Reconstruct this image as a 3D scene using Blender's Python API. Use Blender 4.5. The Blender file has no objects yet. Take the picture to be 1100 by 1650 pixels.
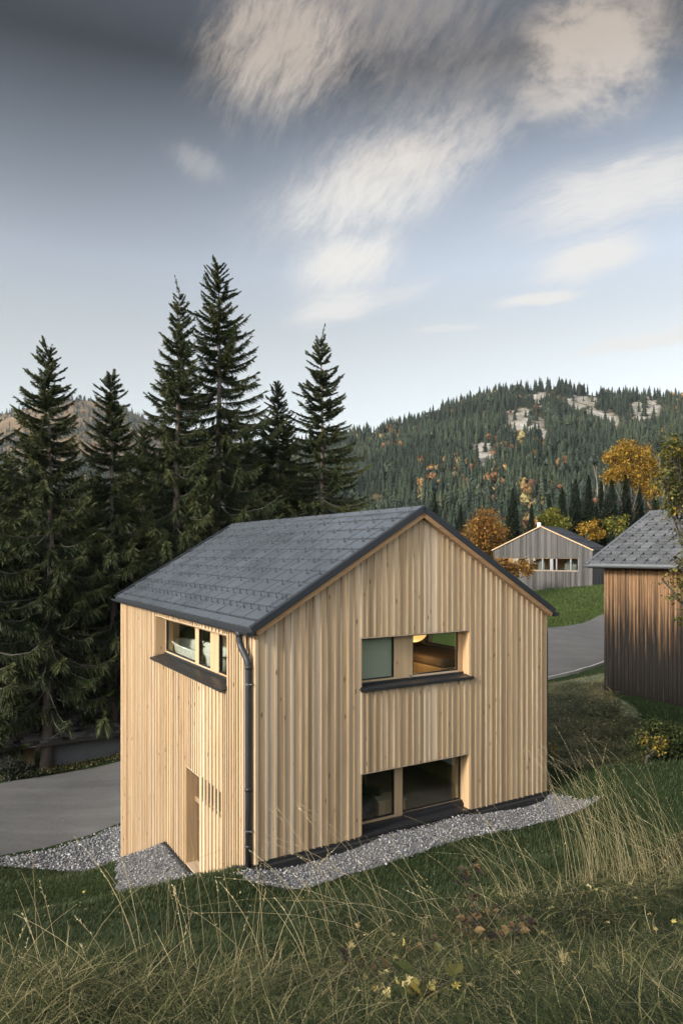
import bpy, math, random
import numpy as np
from mathutils import Vector, Matrix
R = math.radians
scene = bpy.context.scene
COL = scene.collection
rng = np.random.default_rng(7)
random.seed(7)

# ------------------------------------------------------------------ camera
CZ, F, HZ = 5.44, 1124.0, 890.0          # eye height above the gable's base, focal length and horizon in photo pixels
cd = bpy.data.cameras.new("camera"); cam = bpy.data.objects.new("camera", cd); COL.objects.link(cam)
cam.location = (0, 0, CZ); cam.rotation_euler = (R(90), 0, 0)
cd.sensor_fit = 'HORIZONTAL'; cd.sensor_width = 36; cd.lens = 36*F/1100
cd.shift_y = (HZ-825)/1100; cd.clip_start = .1; cd.clip_end = 20000
scene.camera = cam

# ------------------------------------------------------------------ light and sky
SUN_AZ = (-.76, -.65)                     # towards the sun, seen in plan
SUN_EL = 24
EXPOSURE = 1.58
sl = bpy.data.lights.new("sun", 'SUN'); sun = bpy.data.objects.new("sun", sl); COL.objects.link(sun)
sl.energy = 1.7; sl.angle = R(9); sl.color = (1, .94, .86)
sd = Vector((SUN_AZ[0], SUN_AZ[1], 0)).normalized()*math.cos(R(SUN_EL)) + Vector((0, 0, math.sin(R(SUN_EL))))
sun.rotation_euler = sd.to_track_quat('Z', 'Y').to_euler(); sun.location = (-20, -10, 30)
scene.view_settings.view_transform = 'Standard'; scene.view_settings.look = 'None'
scene.view_settings.exposure = EXPOSURE; scene.view_settings.gamma = 1
scene.cycles.use_denoising = True
scene.cycles.max_bounces = 6; scene.cycles.diffuse_bounces = 3; scene.cycles.glossy_bounces = 3
scene.cycles.transparent_max_bounces = 12; scene.cycles.volume_bounces = 0
scene.cycles.caustics_reflective = False; scene.cycles.caustics_refractive = False

world = bpy.data.worlds.new("World"); scene.world = world; world.use_nodes = True

class NT:
    """small helper to write node trees"""
    def __init__(s, tree): s.t = tree; s.n = tree.nodes; s.l = tree.links
    def node(s, typ, **kw):
        nd = s.n.new(typ)
        for k, v in kw.items(): setattr(nd, k, v)
        return nd
    def put(s, sock, v):
        if isinstance(v, bpy.types.NodeSocket): s.l.new(v, sock)
        elif isinstance(v, (tuple, list)) and len(v) == 3 and sock.type == 'RGBA': sock.default_value = (*v, 1)
        else: sock.default_value = v
    def math(s, op, a, b=None, c=None, clamp=False):
        nd = s.node('ShaderNodeMath', operation=op, use_clamp=clamp); s.put(nd.inputs[0], a)
        if b is not None: s.put(nd.inputs[1], b)
        if c is not None: s.put(nd.inputs[2], c)
        return nd.outputs[0]
    def mix(s, f, a, b, mode='MIX'):
        nd = s.node('ShaderNodeMix', data_type='RGBA', blend_type=mode, clamp_factor=True)
        s.put(nd.inputs[0], f); s.put(nd.inputs[6], a); s.put(nd.inputs[7], b); return nd.outputs[2]
    def ramp(s, f, stops):
        nd = s.node('ShaderNodeValToRGB'); r = nd.color_ramp
        full = lambda c: (*c, 1) if isinstance(c, tuple) else (c, c, c, 1)
        r.elements[0].position = stops[0][0]; r.elements[0].color = full(stops[0][1])
        r.elements[1].position = stops[-1][0]; r.elements[1].color = full(stops[-1][1])
        for p, c in stops[1:-1]: r.elements.new(p).color = full(c)
        s.put(nd.inputs[0], f); return nd.outputs[0]
    def mrange(s, v, a, b, c=0., d=1., smooth=True):
        nd = s.node('ShaderNodeMapRange', interpolation_type='SMOOTHSTEP' if smooth else 'LINEAR')
        s.put(nd.inputs[0], v)
        for i, x in enumerate((a, b, c, d)): s.put(nd.inputs[1+i], x)
        return nd.outputs[0]
    def noise(s, vec, scale, detail=4, rough=.55, dist=0., out=0):
        nd = s.node('ShaderNodeTexNoise'); s.put(nd.inputs['Vector'], vec)
        nd.inputs['Scale'].default_value = scale; nd.inputs['Detail'].default_value = detail
        nd.inputs['Roughness'].default_value = rough; nd.inputs['Distortion'].default_value = dist
        return nd.outputs[out]
    def mapping(s, vec, scale=(1, 1, 1), loc=(0, 0, 0), rot=(0, 0, 0)):
        nd = s.node('ShaderNodeMapping'); s.put(nd.inputs[0], vec)
        nd.inputs[1].default_value = loc; nd.inputs[2].default_value = rot; nd.inputs[3].default_value = scale
        return nd.outputs[0]
    def comb(s, x, y, z=0.):
        nd = s.node('ShaderNodeCombineXYZ'); s.put(nd.inputs[0], x); s.put(nd.inputs[1], y); s.put(nd.inputs[2], z); return nd.outputs[0]
    def sep(s, v):
        nd = s.node('ShaderNodeSeparateXYZ'); s.put(nd.inputs[0], v); return nd.outputs

def build_world():
    w = NT(world.node_tree); bg = w.n['Background']
    sky = w.node('ShaderNodeTexSky', sky_type='NISHITA', sun_disc=False)
    sky.sun_elevation = R(SUN_EL); sky.sun_rotation = math.atan2(SUN_AZ[0], SUN_AZ[1])
    sky.altitude = 800; sky.air_density = 1.0; sky.dust_density = 2.5; sky.ozone_density = 1.5
    tc = w.node('ShaderNodeTexCoord').outputs['Generated']
    x, y, z = w.sep(tc)
    ya = w.math('MAXIMUM', w.math('ABSOLUTE', y), .15)
    tx = w.math('DIVIDE', x, ya); tz = w.math('DIVIDE', z, ya)
    hs = w.node('ShaderNodeHueSaturation'); hs.inputs['Saturation'].default_value = .40; w.put(hs.inputs['Color'], sky.outputs[0])
    base = hs.outputs[0]
    # the evening sky deepens overhead, then lifts at the unseen zenith for ambient light
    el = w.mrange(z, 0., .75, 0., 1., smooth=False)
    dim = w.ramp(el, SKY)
    # brighter away from the blue corner, and kept undimmed on the unseen sunlit side behind the viewer, to light the gable
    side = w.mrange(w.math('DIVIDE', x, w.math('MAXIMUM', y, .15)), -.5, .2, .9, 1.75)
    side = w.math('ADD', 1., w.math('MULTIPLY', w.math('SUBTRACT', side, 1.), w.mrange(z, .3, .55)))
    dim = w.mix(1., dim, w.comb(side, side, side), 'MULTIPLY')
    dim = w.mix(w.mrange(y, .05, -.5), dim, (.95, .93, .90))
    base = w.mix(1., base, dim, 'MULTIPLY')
    # broad wash: the side away from the sunlit clouds is deeper
    P = w.comb(tx, tz, 0.)
    warp = w.noise(P, 6.0, 6, .6, out=1)
    wv = w.node('ShaderNodeVectorMath', operation='MULTIPLY_ADD'); w.put(wv.inputs[0], warp); wv.inputs[1].default_value = (.05, .05, 0); 
    sub = w.node('ShaderNodeVectorMath', operation='SUBTRACT'); w.put(sub.inputs[0], P); sub.inputs[1].default_value = (.025, .025, 0)
    w.put(wv.inputs[2], sub.outputs[0]); Pw = wv.outputs[0]
    streak1 = w.noise(w.mapping(Pw, (1, 1, 1), rot=(0, 0, R(-62))), 1.0, 1)
    def streaks(angle, sx, sy, detail=6, rough=.62):
        # long thin fibres: low frequency along the streak, high across it
        m = w.mapping(w.mapping(Pw, (1, 1, 1), rot=(0, 0, R(-angle))), (sx, sy, 1))
        m2 = w.mapping(w.mapping(Pw, (1, 1, 1), rot=(0, 0, R(-angle))), (sx*2.2, sy*3.4, 1), loc=(3.1, 1.7, 0))
        return w.math('ADD', w.math('MULTIPLY', w.noise(m, 1.0, detail, rough, .25), .62), w.math('MULTIPLY', w.noise(m2, 1.0, detail, rough, .15), .38))
    sA = streaks(64, 9, 30, 10, .74); sB = streaks(54, 11, 27, 10, .76); sC = streaks(14, 10, 60, 10, .72); puff = w.noise(w.mapping(Pw, (1, 1.3, 1)), 13, 8, .66)
    def blob(px, py, rx, ry, ang, lo, hi, tex, gain):
        cx, cz = (px-550)/F, (HZ-py)/F
        dx = w.math('SUBTRACT', w.sep(Pw)[0], cx); dz = w.math('SUBTRACT', w.sep(Pw)[1], cz)
        c, s_ = math.cos(R(ang)), math.sin(R(ang))
        a = w.math('DIVIDE', w.math('ADD', w.math('MULTIPLY', dx, c), w.math('MULTIPLY', dz, s_)), rx/F)
        b = w.math('DIVIDE', w.math('SUBTRACT', w.math('MULTIPLY', dz, c), w.math('MULTIPLY', dx, s_)), ry/F)
        r2 = w.math('ADD', w.math('MULTIPLY', a, a), w.math('MULTIPLY', b, b))
        g = w.math('POWER', 2.718, w.math('MULTIPLY', r2, -1.0))
        t = w.mrange(w.math('ADD', w.math('MULTIPLY', tex, 1.25), w.math('MULTIPLY', g, .45)), lo+.21, hi+.22)
        return w.math('MULTIPLY', w.math('MULTIPLY', t, w.mrange(g, .02, .75)), gain)
    bl = [blob(450, 70, 140, 130, 55, .43, .92, sA, .85), blob(640, 10, 220, 120, 20, .46, 1.05, sA, .45),
          blob(600, 295, 190, 82, 22, .38, .98, sB, 1.), blob(740, 225, 120, 60, 24, .44, .98, sB, .5),
          blob(560, 425, 100, 50, 25, .34, .92, sB, 1.), blob(545, 497, 85, 26, 15, .34, .92, sC, .8), blob(640, 470, 70, 22, 15, .38, .9, sC, .35),
          blob(960, 70, 130, 110, 50, .42, .84, puff, .85), blob(900, 140, 80, 50, 30, .44, .88, puff, .5), blob(1010, 30, 190, 90, 40, .42, 1.0, sA, .45),
          blob(1010, 300, 190, 62, 18, .36, .86, sC, .8), blob(950, 415, 100, 32, 14, .34, .8, sC, .85),
          blob(868, 477, 64, 11, 8, .26, .66, sC, .85), blob(1040, 551, 120, 12, 9, .28, .7, sC, .7),
          blob(720, 527, 60, 7, 4, .30, .75, sC, .4), blob(318, 260, 30, 60, 65, .45, .95, sA, .25), blob(760, 130, 260, 120, 25, .48, 1.1, sB, .32)]
    m = bl[0]
    for b in bl[1:]:                                           # screen them together
        m = w.math('SUBTRACT', w.math('ADD', m, b), w.math('MULTIPLY', m, b))
    m = w.math('MULTIPLY', m, w.math('GREATER_THAN', y, 0.), clamp=True)
    hi = w.mrange(z, .42, .60)
    ccol = w.mix(hi, CLOUD[0], CLOUD[1])
    col = w.mix(m, base, ccol)
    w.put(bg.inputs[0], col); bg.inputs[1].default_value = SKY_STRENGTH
SKY_STRENGTH = .15
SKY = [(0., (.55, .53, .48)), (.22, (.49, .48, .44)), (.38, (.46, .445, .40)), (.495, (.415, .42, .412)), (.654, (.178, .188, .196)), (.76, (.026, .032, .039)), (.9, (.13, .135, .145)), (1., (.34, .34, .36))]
CLOUD = [(1.95, 1.90, 1.82), (1.32, 1.13, .96)]
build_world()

# ------------------------------------------------------------------ helpers
def W3(px, py, Y):                       # where a sight line at depth Y stands (used to survey the site)
    return np.array([(px-550)/F*Y, Y, CZ+(HZ-py)/F*Y])

def tag(o, label=None, cat=None, group=None, kind=None):
    if label: o['label'] = label
    if cat: o['category'] = cat
    if group: o['group'] = group
    if kind: o['kind'] = kind
    return o
def empty(name, loc=(0, 0, 0), rz=0., label=None, cat=None, group=None):
    o = bpy.data.objects.new(name, None); COL.objects.link(o); o.location = loc; o.rotation_euler = (0, 0, rz)
    o.empty_display_size = .3
    return tag(o, label, cat, group)

class MB:
    """collects faces for ONE mesh"""
    def __init__(s): s.v = []; s.f = []; s.tone = []
    def add(s, vs, fs, tone=.5):
        b = len(s.v); s.v += [tuple(map(float, p)) for p in vs]
        for f in fs: s.f.append(tuple(i+b for i in f)); s.tone.append(tone)
    def hexa(s, p, tone=.5):             # 4 bottom corners then 4 top corners
        s.add(p, [(3, 2, 1, 0), (4, 5, 6, 7), (0, 1, 5, 4), (1, 2, 6, 5), (2, 3, 7, 6), (3, 0, 4, 7)], tone)
    def box(s, a, b, tone=.5):
        (x0, y0, z0), (x1, y1, z1) = a, b
        s.hexa([(x0, y0, z0), (x1, y0, z0), (x1, y1, z0), (x0, y1, z0), (x0, y0, z1), (x1, y0, z1), (x1, y1, z1), (x0, y1, z1)], tone)
    def tube(s, pts, r, n=8, tone=.5, cap=True):
        pts = [Vector(p) for p in pts]; rs = r if hasattr(r, '__len__') else [r]*len(pts)
        ref = Vector((0, 0, 1)); rings = []; b = len(s.v)
        for i, p in enumerate(pts):
            d = (pts[min(i+1, len(pts)-1)]-pts[max(i-1, 0)])
            d = d.normalized() if d.length > 1e-9 else Vector((0, 0, 1))
            if abs(d.dot(ref)) > .95: ref = Vector((1, 0, 0)) if abs(d.x) < .9 else Vector((0, 1, 0))
            a = d.cross(ref).normalized(); c = d.cross(a).normalized(); ref = a.cross(d).normalized()
            for k in range(n):
                t = 2*math.pi*k/n; q = p+(a*math.cos(t)+c*math.sin(t))*rs[i]; s.v.append((q.x, q.y, q.z))
        for i in range(len(pts)-1):
            for k in range(n):
                k2 = (k+1) % n; s.f.append((b+i*n+k, b+i*n+k2, b+(i+1)*n+k2, b+(i+1)*n+k)); s.tone.append(tone)
        if cap:
            s.f.append(tuple(b+k for k in range(n))[::-1]); s.tone.append(tone)
            e = b+(len(pts)-1)*n; s.f.append(tuple(e+k for k in range(n))); s.tone.append(tone)
    def lathe(s, prof, n=20, c=(0, 0, 0), sx=1., sy=1., tone=.5):
        b = len(s.v)
        for r, z in prof:
            for k in range(n):
                t = 2*math.pi*k/n; s.v.append((c[0]+r*sx*math.cos(t), c[1]+r*sy*math.sin(t), c[2]+z))
        for i in range(len(prof)-1):
            for k in range(n):
                k2 = (k+1) % n; s.f.append((b+i*n+k, b+i*n+k2, b+(i+1)*n+k2, b+(i+1)*n+k)); s.tone.append(tone)
    def build(s, name, mat, parent=None, smooth=False, bevel=0.):
        me = bpy.data.meshes.new(name); me.from_pydata(s.v, [], s.f); me.materials.append(mat)
        at = me.attributes.new('tone', 'FLOAT', 'FACE'); at.data.foreach_set('value', np.array(s.tone, dtype=np.float32))
        if smooth: me.polygons.foreach_set('use_smooth', np.ones(len(s.f), dtype=bool))
        me.update(); o = bpy.data.objects.new(name, me); COL.objects.link(o)
        if parent: o.parent = parent
        if bevel:
            m = o.modifiers.new('edge', 'BEVEL'); m.width = bevel; m.segments = 2; m.limit_method = 'ANGLE'
        return o

def npmesh(name, V, Fc, mat, tone=None, parent=None, smooth=False, vcol=None):
    """big triangle / quad meshes straight from arrays"""
    V = np.ascontiguousarray(V, dtype=np.float32); Fc = np.ascontiguousarray(Fc, dtype=np.int32); k = Fc.shape[1]
    me = bpy.data.meshes.new(name); me.vertices.add(len(V)); me.vertices.foreach_set('co', V.ravel())
    me.loops.add(Fc.size); me.loops.foreach_set('vertex_index', Fc.ravel())
    me.polygons.add(len(Fc)); me.polygons.foreach_set('loop_start', np.arange(0, Fc.size, k, dtype=np.int32))
    if smooth: me.polygons.foreach_set('use_smooth', np.ones(len(Fc), dtype=bool))
    if tone is not None:
        at = me.attributes.new('tone', 'FLOAT', 'FACE'); at.data.foreach_set('value', np.asarray(tone, dtype=np.float32))
    if vcol is not None:
        for nm, arr in vcol.items():
            at = me.attributes.new(nm, 'FLOAT', 'POINT'); at.data.foreach_set('value', np.asarray(arr, dtype=np.float32))
    me.update(calc_edges=True); me.materials.append(mat)
    o = bpy.data.objects.new(name, me); COL.objects.link(o)
    if parent: o.parent = parent
    return o

# ------------------------------------------------------------------ materials
def new_mat(name):
    m = bpy.data.materials.new(name); m.use_nodes = True
    n = NT(m.node_tree); return m, n, n.n['Principled BSDF']
def attr(n, name='tone'):
    a = n.node('ShaderNodeAttribute'); a.attribute_name = name; return a.outputs['Fac']
def bump(n, b, h, strength=.3, dist=.01):
    nd = n.node('ShaderNodeBump'); nd.inputs['Strength'].default_value = strength; nd.inputs['Distance'].default_value = dist
    n.put(nd.inputs['Height'], h); n.put(b.inputs['Normal'], nd.outputs[0])
def obj_co(n): return n.node('ShaderNodeTexCoord').outputs['Object']

def plain(name, col, rough=.6, metal=0., var=.15, scale=6., bmp=0., spec=.5):
    m, n, b = new_mat(name); co = obj_co(n); f = n.noise(co, scale, 5)
    c = n.mix(f, tuple(x*(1-var) for x in col), tuple(min(1, x*(1+var)) for x in col)); n.put(b.inputs['Base Color'], c)
    b.inputs['Roughness'].default_value = rough; b.inputs['Metallic'].default_value = metal; b.inputs['Specular IOR Level'].default_value = spec
    n.put(b.inputs['Roughness'], n.mrange(n.noise(co, scale*2.3, 4), .3, .7, rough*.85, min(1, rough*1.15)))
    if bmp: bump(n, b, n.noise(co, scale*6, 5), bmp)
    return m

def wood(name, dark, mid, light, tvar=.5, knot=1., grey=0., axis='z', rough=.7):
    m, n, b = new_mat(name); co = obj_co(n); t = attr(n)
    off = n.node('ShaderNodeVectorMath', operation='ADD'); n.put(off.inputs[0], co)
    n.put(off.inputs[1], n.comb(0., 0., n.math('MULTIPLY', t, 37.))); co = off.outputs[0]
    sc = {'z': (34, 34, .9), 'x': (.9, 34, 34), 'y': (34, .9, 34)}[axis]
    g1 = n.noise(n.mapping(co, sc), 1., 6, .6, .6)
    g2 = n.noise(n.mapping(co, tuple(x*.22 for x in sc)), 1., 3, .5)
    c = n.ramp(g1, [(.25, dark), (.5, mid), (.75, light)])
    c = n.mix(n.mrange(g2, .35, .7, 0., .45), c, light)
    tone = n.mrange(t, 0., 1., 1-tvar, 1+tvar*.55, smooth=False)
    c = n.mix(1., c, n.comb(tone, tone, tone), 'MULTIPLY')
    # a few boards run paler and greyer, others redder
    c = n.mix(n.mrange(n.math('FRACT', n.math('MULTIPLY', t, 7.3)), .6, 1., 0., .35), c, (light[0]*.95, light[0]*.84, light[0]*.70))
    c = n.mix(n.mrange(n.math('FRACT', n.math('MULTIPLY', t, 13.1)), .7, 1., 0., .30), c, (dark[0]*1.25, dark[1]*1.05, dark[2]*.9))
    if knot:
        ks = {'z': (6, 6, 2.0), 'x': (2.0, 6, 6), 'y': (6, 2.0, 6)}[axis]
        v = n.node('ShaderNodeTexVoronoi'); n.put(v.inputs['Vector'], n.mapping(co, ks)); v.inputs['Scale'].default_value = 1.
        k = n.mrange(v.outputs['Distance'], .06, .14, 1., 0.)
        sel = n.math('GREATER_THAN', n.sep(v.outputs['Color'])[0], .2)
        c = n.mix(n.math('MULTIPLY', n.math('MULTIPLY', k, sel), .75*knot), c, (dark[0]*.32, dark[1]*.22, dark[2]*.16))
    # rain and sun bleach the boards in drifting vertical streaks
    st = n.noise(n.mapping(co, {'z': (5, 5, .35), 'x': (.35, 5, 5), 'y': (5, .35, 5)}[axis]), 1., 5, .6)
    c = n.mix(n.mrange(st, .5, .8, 0., .28+grey), c, (.30, .255, .19))
    n.put(b.inputs['Base Color'], c); b.inputs['Roughness'].default_value = rough; b.inputs['Specular IOR Level'].default_value = .25
    bump(n, b, g1, .25, .004)
    return m
M = {}
M['larch'] = wood('larch_boards', (.30, .20, .105), (.46, .325, .185), (.61, .46, .295), .32)
M['larch_side'] = M['larch']
M['larch_smooth'] = wood('larch_smooth', (.38, .25, .13), (.48, .33, .18), (.56, .40, .23), .15, .8, axis='z')
M['larch_dark'] = wood('verge_board', (.20, .115, .055), (.27, .165, .08), (.34, .21, .11), .15, .5, axis='x')
M['room_wood'] = wood('room_wood', (.36, .235, .13), (.48, .33, .19), (.56, .41, .25), .12, .5)
M['room_floor'] = wood('room_floor', (.24, .165, .10), (.32, .225, .14), (.38, .28, .18), .2, .3, axis='y', rough=.45)
M['bench_wood'] = wood('bench_wood', (.38, .30, .18), (.46, .37, .24), (.52, .43, .29), .1, .2, axis='y', rough=.5)
M['grey_wood'] = wood('weathered_boards', (.030, .029, .027), (.068, .066, .062), (.125, .121, .114), .5, .4, grey=-.2)
M['barn_door'] = wood('brown_door', (.05, .032, .02), (.075, .048, .03), (.10, .065, .04), .2, .2, grey=-.25)
M['metal'] = plain('anthracite_metal', (.020, .023, .027), .5, .0, .2, 3., .02, .4)
M['roof_metal'] = None
M['sill'] = plain('black_sill', (.018, .018, .019), .45, 0., .3, 8.)
M['black'] = plain('black_bitumen', (.012, .012, .012), .8, 0., .3, 10.)
M['void'] = plain('dark_void', (.010, .008, .006), .9)
M['frame_black'] = plain('black_gasket', (.010, .010, .010), .5)
M['white'] = plain('white_enamel', (.75, .75, .73), .25, 0., .03)
M['chrome'] = plain('chrome', (.7, .7, .7), .15, 1., .02)
M['blind'] = plain('pale_blind', (.42, .44, .37), .9, 0., .10, 2.)
M['fabric_dark'] = plain('dark_fabric', (.018, .022, .020), .95, 0., .3, 20., .2)
M['sheepskin'] = plain('sheepskin', (.55, .52, .42), 1., 0., .2, 14., .6)
M['plaster'] = plain('grey_plaster', (.15, .15, .145), .9, 0., .22, 2.2, .2)
M['concrete'] = plain('concrete', (.30, .29, .27), .9, 0., .2, 3., .3)
M['steel'] = plain('zinc', (.20, .215, .225), .35, .6, .15, 4.)

def roof_metal(name, col, rough, tvar=.25):
    m, n, b = new_mat(name); co = obj_co(n); t = attr(n)
    f = n.noise(co, 1.3, 5, .6); g = n.noise(co, 38., 3)
    k = n.math('ADD', n.mrange(t, .3, 1, 1-tvar, 1+tvar, False), n.mrange(f, .3, .7, -.12, .12))
    k = n.math('MULTIPLY', k, n.mrange(t, 0., .2, .12, 1., False))      # lowest tones go near black, drawing the joints as dark gaps
    c = n.mix(1., col, n.comb(k, k, k), 'MULTIPLY')
    dirt = n.mrange(n.noise(n.mapping(co, (1, 1, 1)), 2.5, 6, .65), .55, .8, 0., .18)
    c = n.mix(dirt, c, (.055, .052, .046)); n.put(b.inputs['Base Color'], c)
    n.put(b.inputs['Roughness'], n.mrange(f, .3, .7, rough*.85, rough*1.2)); b.inputs['Specular IOR Level'].default_value = .5
    return m
M['roof_metal'] = roof_metal('coated_roof_metal', (.074, .084, .097), .28, .08)
M['barn_roof'] = roof_metal('pale_roof_metal', (.105, .11, .116), .34)
M['slate_roof'] = roof_metal('dark_slate', (.035, .038, .043), .6)
M['old_roof'] = roof_metal('old_shingles', (.12, .105, .10), .85, .5)

def glass(name, tint):
    m, n, b = new_mat(name); n.n.remove(b); out = n.n['Material Output']
    tr = n.node('ShaderNodeBsdfTransparent'); tr.inputs[0].default_value = (*tint, 1)
    gl = n.node('ShaderNodeBsdfGlossy'); gl.inputs['Roughness'].default_value = .01; gl.inputs[0].default_value = (.95, .95, .95, 1)
    fr = n.node('ShaderNodeFresnel'); fr.inputs[0].default_value = 1.5
    geo = n.node('ShaderNodeNewGeometry'); front = n.math('SUBTRACT', 1., geo.outputs['Backfacing'])
    mx = n.node('ShaderNodeMixShader'); n.put(mx.inputs[0], n.math('MULTIPLY', n.math('MULTIPLY', fr.outputs[0], 1.5, clamp=True), front))
    n.l.new(tr.outputs[0], mx.inputs[1]); n.l.new(gl.outputs[0], mx.inputs[2]); n.l.new(mx.outputs[0], out.inputs[0])
    return m
M['glass'] = glass('window_glass', (.90, .92, .88))
def lampmat(name, col, e):
    m, n, b = new_mat(name); b.inputs['Base Color'].default_value = (.8, .7, .5, 1)
    b.inputs['Emission Color'].default_value = (*col, 1); b.inputs['Emission Strength'].default_value = e; return m
M['lamp'] = lampmat('lit_paper_globe', (1., .60, .20), .42)

def barn_wood():                            # boards blackened by decades of splash and rain at the foot
    m, n, b = new_mat('blackened_boards'); co = obj_co(n); t = attr(n)
    x, y, z = n.sep(co)
    g = n.noise(n.mapping(co, (40, 40, 1.1)), 1., 6, .6, .5)
    c = n.ramp(g, [(.2, (.085, .046, .024)), (.5, (.20, .115, .058)), (.8, (.33, .215, .12))])
    tn = n.mrange(t, 0, 1, .7, 1.25, False); c = n.mix(1., c, n.comb(tn, tn, tn), 'MULTIPLY')
    st = n.noise(n.mapping(co, (14, 14, .55)), 1., 5, .6)
    lim = n.math('ADD', n.math('ADD', z, n.math('MULTIPLY', n.math('SUBTRACT', st, .5), 5.0)), n.math('MULTIPLY', n.math('SUBTRACT', t, .5), 1.3))
    c = n.mix(n.mrange(lim, 1.9, 4.7, 1., 0.), c, n.mix(n.mrange(st, .55, .8), (.014, .012, .010), (.085, .07, .052)))
    v = n.node('ShaderNodeTexVoronoi'); n.put(v.inputs['Vector'], n.mapping(co, (8, 8, 2.6))); v.inputs['Scale'].default_value = 1.
    c = n.mix(n.mrange(v.outputs['Distance'], .05, .15, .6, 0.), c, (.05, .028, .016))
    n.put(b.inputs['Base Color'], c); b.inputs['Roughness'].default_value = .85; bump(n, b, g, .5, .006)
    b.inputs['Specular IOR Level'].default_value = .2
    return m
M['barn_wood'] = barn_wood()

def foliage(name, cols, transl=.25, rough=.6):
    """leaf colour runs through the list with each face's own tone"""
    m, n, b = new_mat(name); t = attr(n); k = len(cols)
    c = n.ramp(t, [(i/(k-1), x) for i, x in enumerate(cols)])
    n.put(b.inputs['Base Color'], c); b.inputs['Roughness'].default_value = rough; b.inputs['Specular IOR Level'].default_value = .25
    if transl:
        out = n.n['Material Output']; tl = n.node('ShaderNodeBsdfTranslucent'); n.put(tl.inputs[0], c)
        mx = n.node('ShaderNodeMixShader'); mx.inputs[0].default_value = transl
        n.l.new(b.outputs[0], mx.inputs[1]); n.l.new(tl.outputs[0], mx.inputs[2]); n.l.new(mx.outputs[0], out.inputs[0])
    return m
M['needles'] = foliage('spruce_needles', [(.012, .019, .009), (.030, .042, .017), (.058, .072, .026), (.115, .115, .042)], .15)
M['needles_far'] = foliage('dark_needles', [(.007, .012, .007), (.014, .022, .011), (.028, .038, .018)], 0.)
M['wood_far'] = foliage('hill_wood', [(.009, .017, .010), (.017, .028, .015), (.030, .042, .021), (.056, .064, .030)], 0.)
M['wood_autumn'] = foliage('hill_autumn_wood', [(.10, .045, .025), (.19, .085, .035), (.26, .15, .05), (.20, .17, .06), (.12, .10, .07)], 0.)
M['cone'] = plain('spruce_cone', (.24, .13, .06), .8)
M['bark'] = plain('spruce_bark', (.16, .125, .10), .95, 0., .45, 9., .8)
M['dead_twig'] = plain('dead_branch', (.075, .065, .052), .95, 0., .25, 9.)
M['bark_dark'] = plain('dark_bark', (.06, .05, .04), .95, 0., .4, 9., .6)
M['bark_pale'] = plain('pale_bark', (.22, .20, .18), .95, 0., .3, 9.)
M['leaf_orange'] = foliage('beech_leaves', [(.12, .055, .016), (.25, .12, .030), (.36, .19, .045), (.30, .22, .055)], .3)
M['leaf_yellow'] = foliage('maple_leaves', [(.17, .10, .020), (.34, .20, .030), (.46, .29, .045), (.30, .24, .05)], .3)
M['leaf_lime'] = foliage('lime_leaves', [(.07, .09, .022), (.15, .17, .035), (.26, .24, .05), (.40, .30, .05)], .3)
M['leaf_olive'] = foliage('olive_leaves', [(.030, .040, .014), (.075, .085, .022), (.16, .14, .035), (.34, .23, .045)], .3)
M['leaf_green'] = foliage('shrub_leaves', [(.016, .028, .010), (.032, .050, .016), (.060, .075, .024), (.12, .11, .03)], .25)
M['leaf_yelshrub'] = foliage('yellow_shrub_leaves', [(.06, .055, .015), (.20, .15, .03), (.42, .30, .05)], .3)
M['leaf_red'] = foliage('bramble_leaves', [(.025, .018, .014), (.050, .028, .020), (.040, .045, .022), (.10, .060, .030), (.20, .13, .05)], .2)
M['leaf_black'] = foliage('evergreen_leaves', [(.008, .012, .007), (.016, .022, .012), (.03, .036, .018)], .1)
M['lawn'] = foliage('lawn_grass', [(.020, .032, .011), (.036, .052, .018), (.056, .074, .026), (.105, .108, .040)], .3)
M['meadow'] = foliage('meadow_grass', [(.050, .080, .020), (.080, .115, .030), (.115, .145, .040)], .3)
M['hay'] = foliage('cut_grass', [(.008, .015, .004), (.030, .044, .012), (.105, .110, .036), (.38, .32, .16)], .25)
M['straw'] = foliage('dry_stalks', [(.16, .125, .06), (.32, .26, .125), (.48, .40, .22), (.62, .54, .33)], .3)
M['leaf_fallen'] = foliage('fallen_leaves', [(.22, .15, .05), (.42, .33, .14), (.55, .46, .22), (.50, .40, .08)], .2)
M['pebble'] = foliage('gravel_stones', [(.05, .05, .052), (.13, .13, .132), (.25, .25, .25), (.55, .54, .53)], 0., .85)
M['gravel_bed'] = plain('gravel_bed', (.13, .13, .128), .95, 0., .6, 30., .6)
def asphalt():
    m, n, b = new_mat('asphalt'); co = obj_co(n)
    f = n.noise(co, .35, 5, .6); g = n.noise(co, 70., 3, .7)
    s = n.noise(n.mapping(co, (.18, 1.8, 1), rot=(0, 0, R(-22))), 1., 5)
    c = n.ramp(n.math('ADD', n.math('MULTIPLY', f, .5), n.math('MULTIPLY', s, .5)), [(.3, (.060, .058, .055)), (.7, (.125, .121, .115))])
    vo = n.node('ShaderNodeTexVoronoi', feature='DISTANCE_TO_EDGE'); n.put(vo.inputs['Vector'], n.mapping(n.noise(co, .6, 4, .6, out=1), (7, 7, 7))); vo.inputs['Scale'].default_value = 1.
    c = n.mix(n.mrange(vo.outputs['Distance'], .0, .02, .6, 0.), c, (.025, .024, .023))
    c = n.mix(n.mrange(g, .45, .75, 0., .5), c, (.15, .145, .135)); n.put(b.inputs['Base Color'], c)
    b.inputs['Roughness'].default_value = .85; bump(n, b, g, .5, .006); return m
M['asphalt'] = asphalt()

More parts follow.
